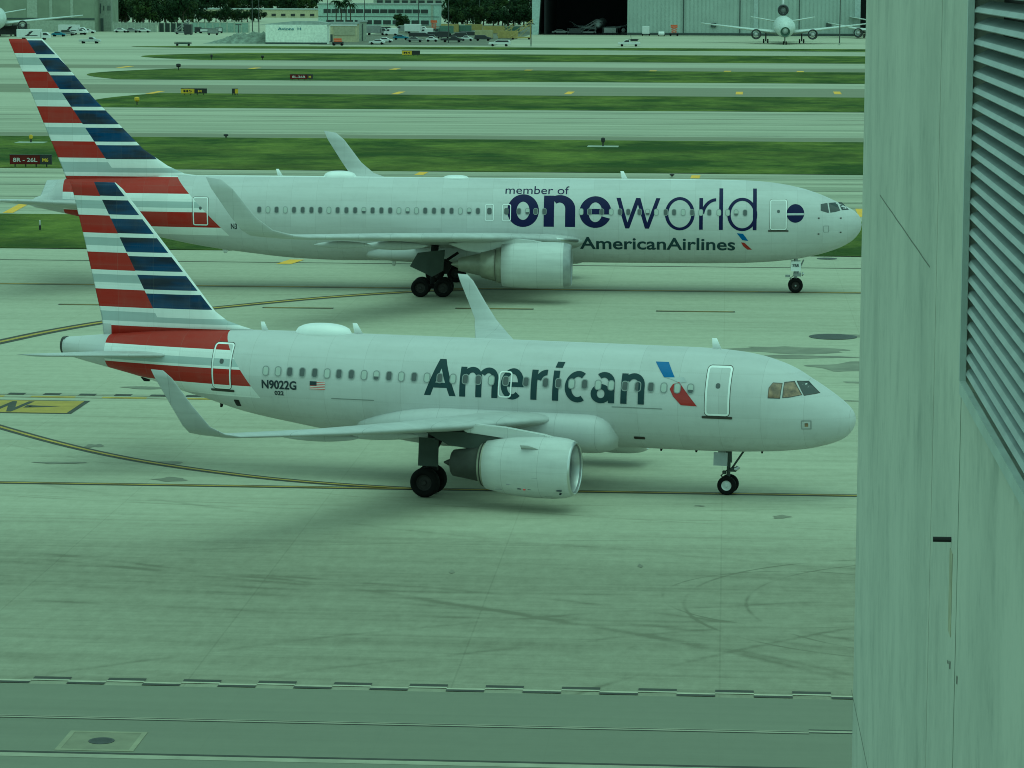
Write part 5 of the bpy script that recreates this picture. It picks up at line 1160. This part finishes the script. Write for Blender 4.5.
def edge_light(u, v, label, col=SY, h=1.0, pad=True, w=.35, padw=3.5):
    w *= .5; h *= .62
    p = at(u, v); t = thing('edge_light', label, 'light', (p.x, p.y, .05), G)
    if pad:
        bm = bmesh.new(); prism(bm, [(-padw/2,-1.2),(padw/2,-1.2),(padw/2,1.2),(-padw/2,1.2)], 0, .05); link('pad', bm, C_LITE, t)
    bm = bmesh.new(); tube(bm, [(0,0,.05),(0,0,h*.5)], .09, 8); link('stem', bm, SK, t)
    bm = bmesh.new(); lathe(bm, [(h*.45,.02),(h*.45,w*.6),(h*.6,w),(h*.92,w*.95),(h,w*.5),(h*1.02,.02)], (0,0,0), 'Z', 14)
    bm.free(); bm = bmesh.new(); tube(bm, [(0,0,h*.45),(0,0,h*.6),(0,0,h*.92),(0,0,h)], [w*.6,w,w*.95,w*.4], 12); link('lamp', bm, col, t)
edge_light(31, 143, 'yellow marker light on a white pad above the red sign', SY, 1.5, True, .45, 3.4); edge_light(137, 105.5, 'yellow marker light left of the yellow taxiway sign', SY, 2.0, False, .8, 6); edge_light(603, 147, 'dark marker light on a white pad in the grass above the oneworld lettering', SK, 1.7, True, .5, 3.6)
edge_light(226, 138.5, 'dark stubby marker on the runway edge right of the rear tail', SK, .8, False, .6); edge_light(178.5, 70.5, 'dark marker on the far taxiway near the rear tail tip', SK, 2.2, False, 1.0); edge_light(211.5, 60, 'dark marker on the farthest taxiway above the yellow sign', SK, 2.0, False, .6); edge_light(262.5, 60, 'dark blob marker before the white warehouse', SK, 1.6, False, .8); edge_light(40, 231, 'white marker post on the grass under the rear tail', SW, 1.3, False, .14, 3.5)
edge_light(672, 177.5, 'small dark marker behind the rear airliner roof', SK, .5, False, .5)
SKY, SUN, EXPO, WP = .15, 0.7, 0.35, (1.68, 1.0, 1.22)
# ------------------------------------------------------------------ light and exposure
w = bpy.data.worlds.new('World'); S.world = w; w.use_nodes = True
nt = w.node_tree; bg = nt.nodes['Background']; sky = nt.nodes.new('ShaderNodeTexSky'); sky.sky_type = 'NISHITA'; sky.sun_disc = False
EL, AZ = math.radians(80), math.radians(165)
sky.sun_elevation = EL; sky.sun_rotation = AZ; sky.air_density = 1.0; sky.dust_density = 1.0; sky.ozone_density = 1.0
bw = nt.nodes.new('ShaderNodeRGBToBW'); mx = nt.nodes.new('ShaderNodeMix'); mx.data_type = 'RGBA'; mx.inputs[0].default_value = .85   # high thin overcast: most of the blue is gone
nt.links.new(sky.outputs[0], bw.inputs[0]); nt.links.new(sky.outputs[0], mx.inputs[6]); nt.links.new(bw.outputs[0], mx.inputs[7]); nt.links.new(mx.outputs[2], bg.inputs[0]); bg.inputs[1].default_value = SKY
sl = bpy.data.lights.new('sun', 'SUN'); so = bpy.data.objects.new('sun', sl); COL.objects.link(so)
sl.energy = SUN; sl.angle = math.radians(90); sl.color = (1, .95, .88)
d = Vector((math.sin(AZ)*math.cos(EL), math.cos(AZ)*math.cos(EL), math.sin(EL)))
so.rotation_euler = d.to_track_quat('Z', 'Y').to_euler(); so.location = d*300
vs = S.view_settings; S.display_settings.display_device = 'sRGB'
vs.view_transform = 'Standard'; vs.look = 'None'; vs.gamma = 1.0; vs.use_curve_mapping = False; vs.exposure = EXPO
vs.use_white_balance = True; vs.white_balance_whitepoint = WP
S.cycles.use_denoising = True; S.cycles.pixel_filter_type = 'BLACKMAN_HARRIS'; S.cycles.filter_width = 1.0
S.render.resolution_x, S.render.resolution_y = 1024, 768
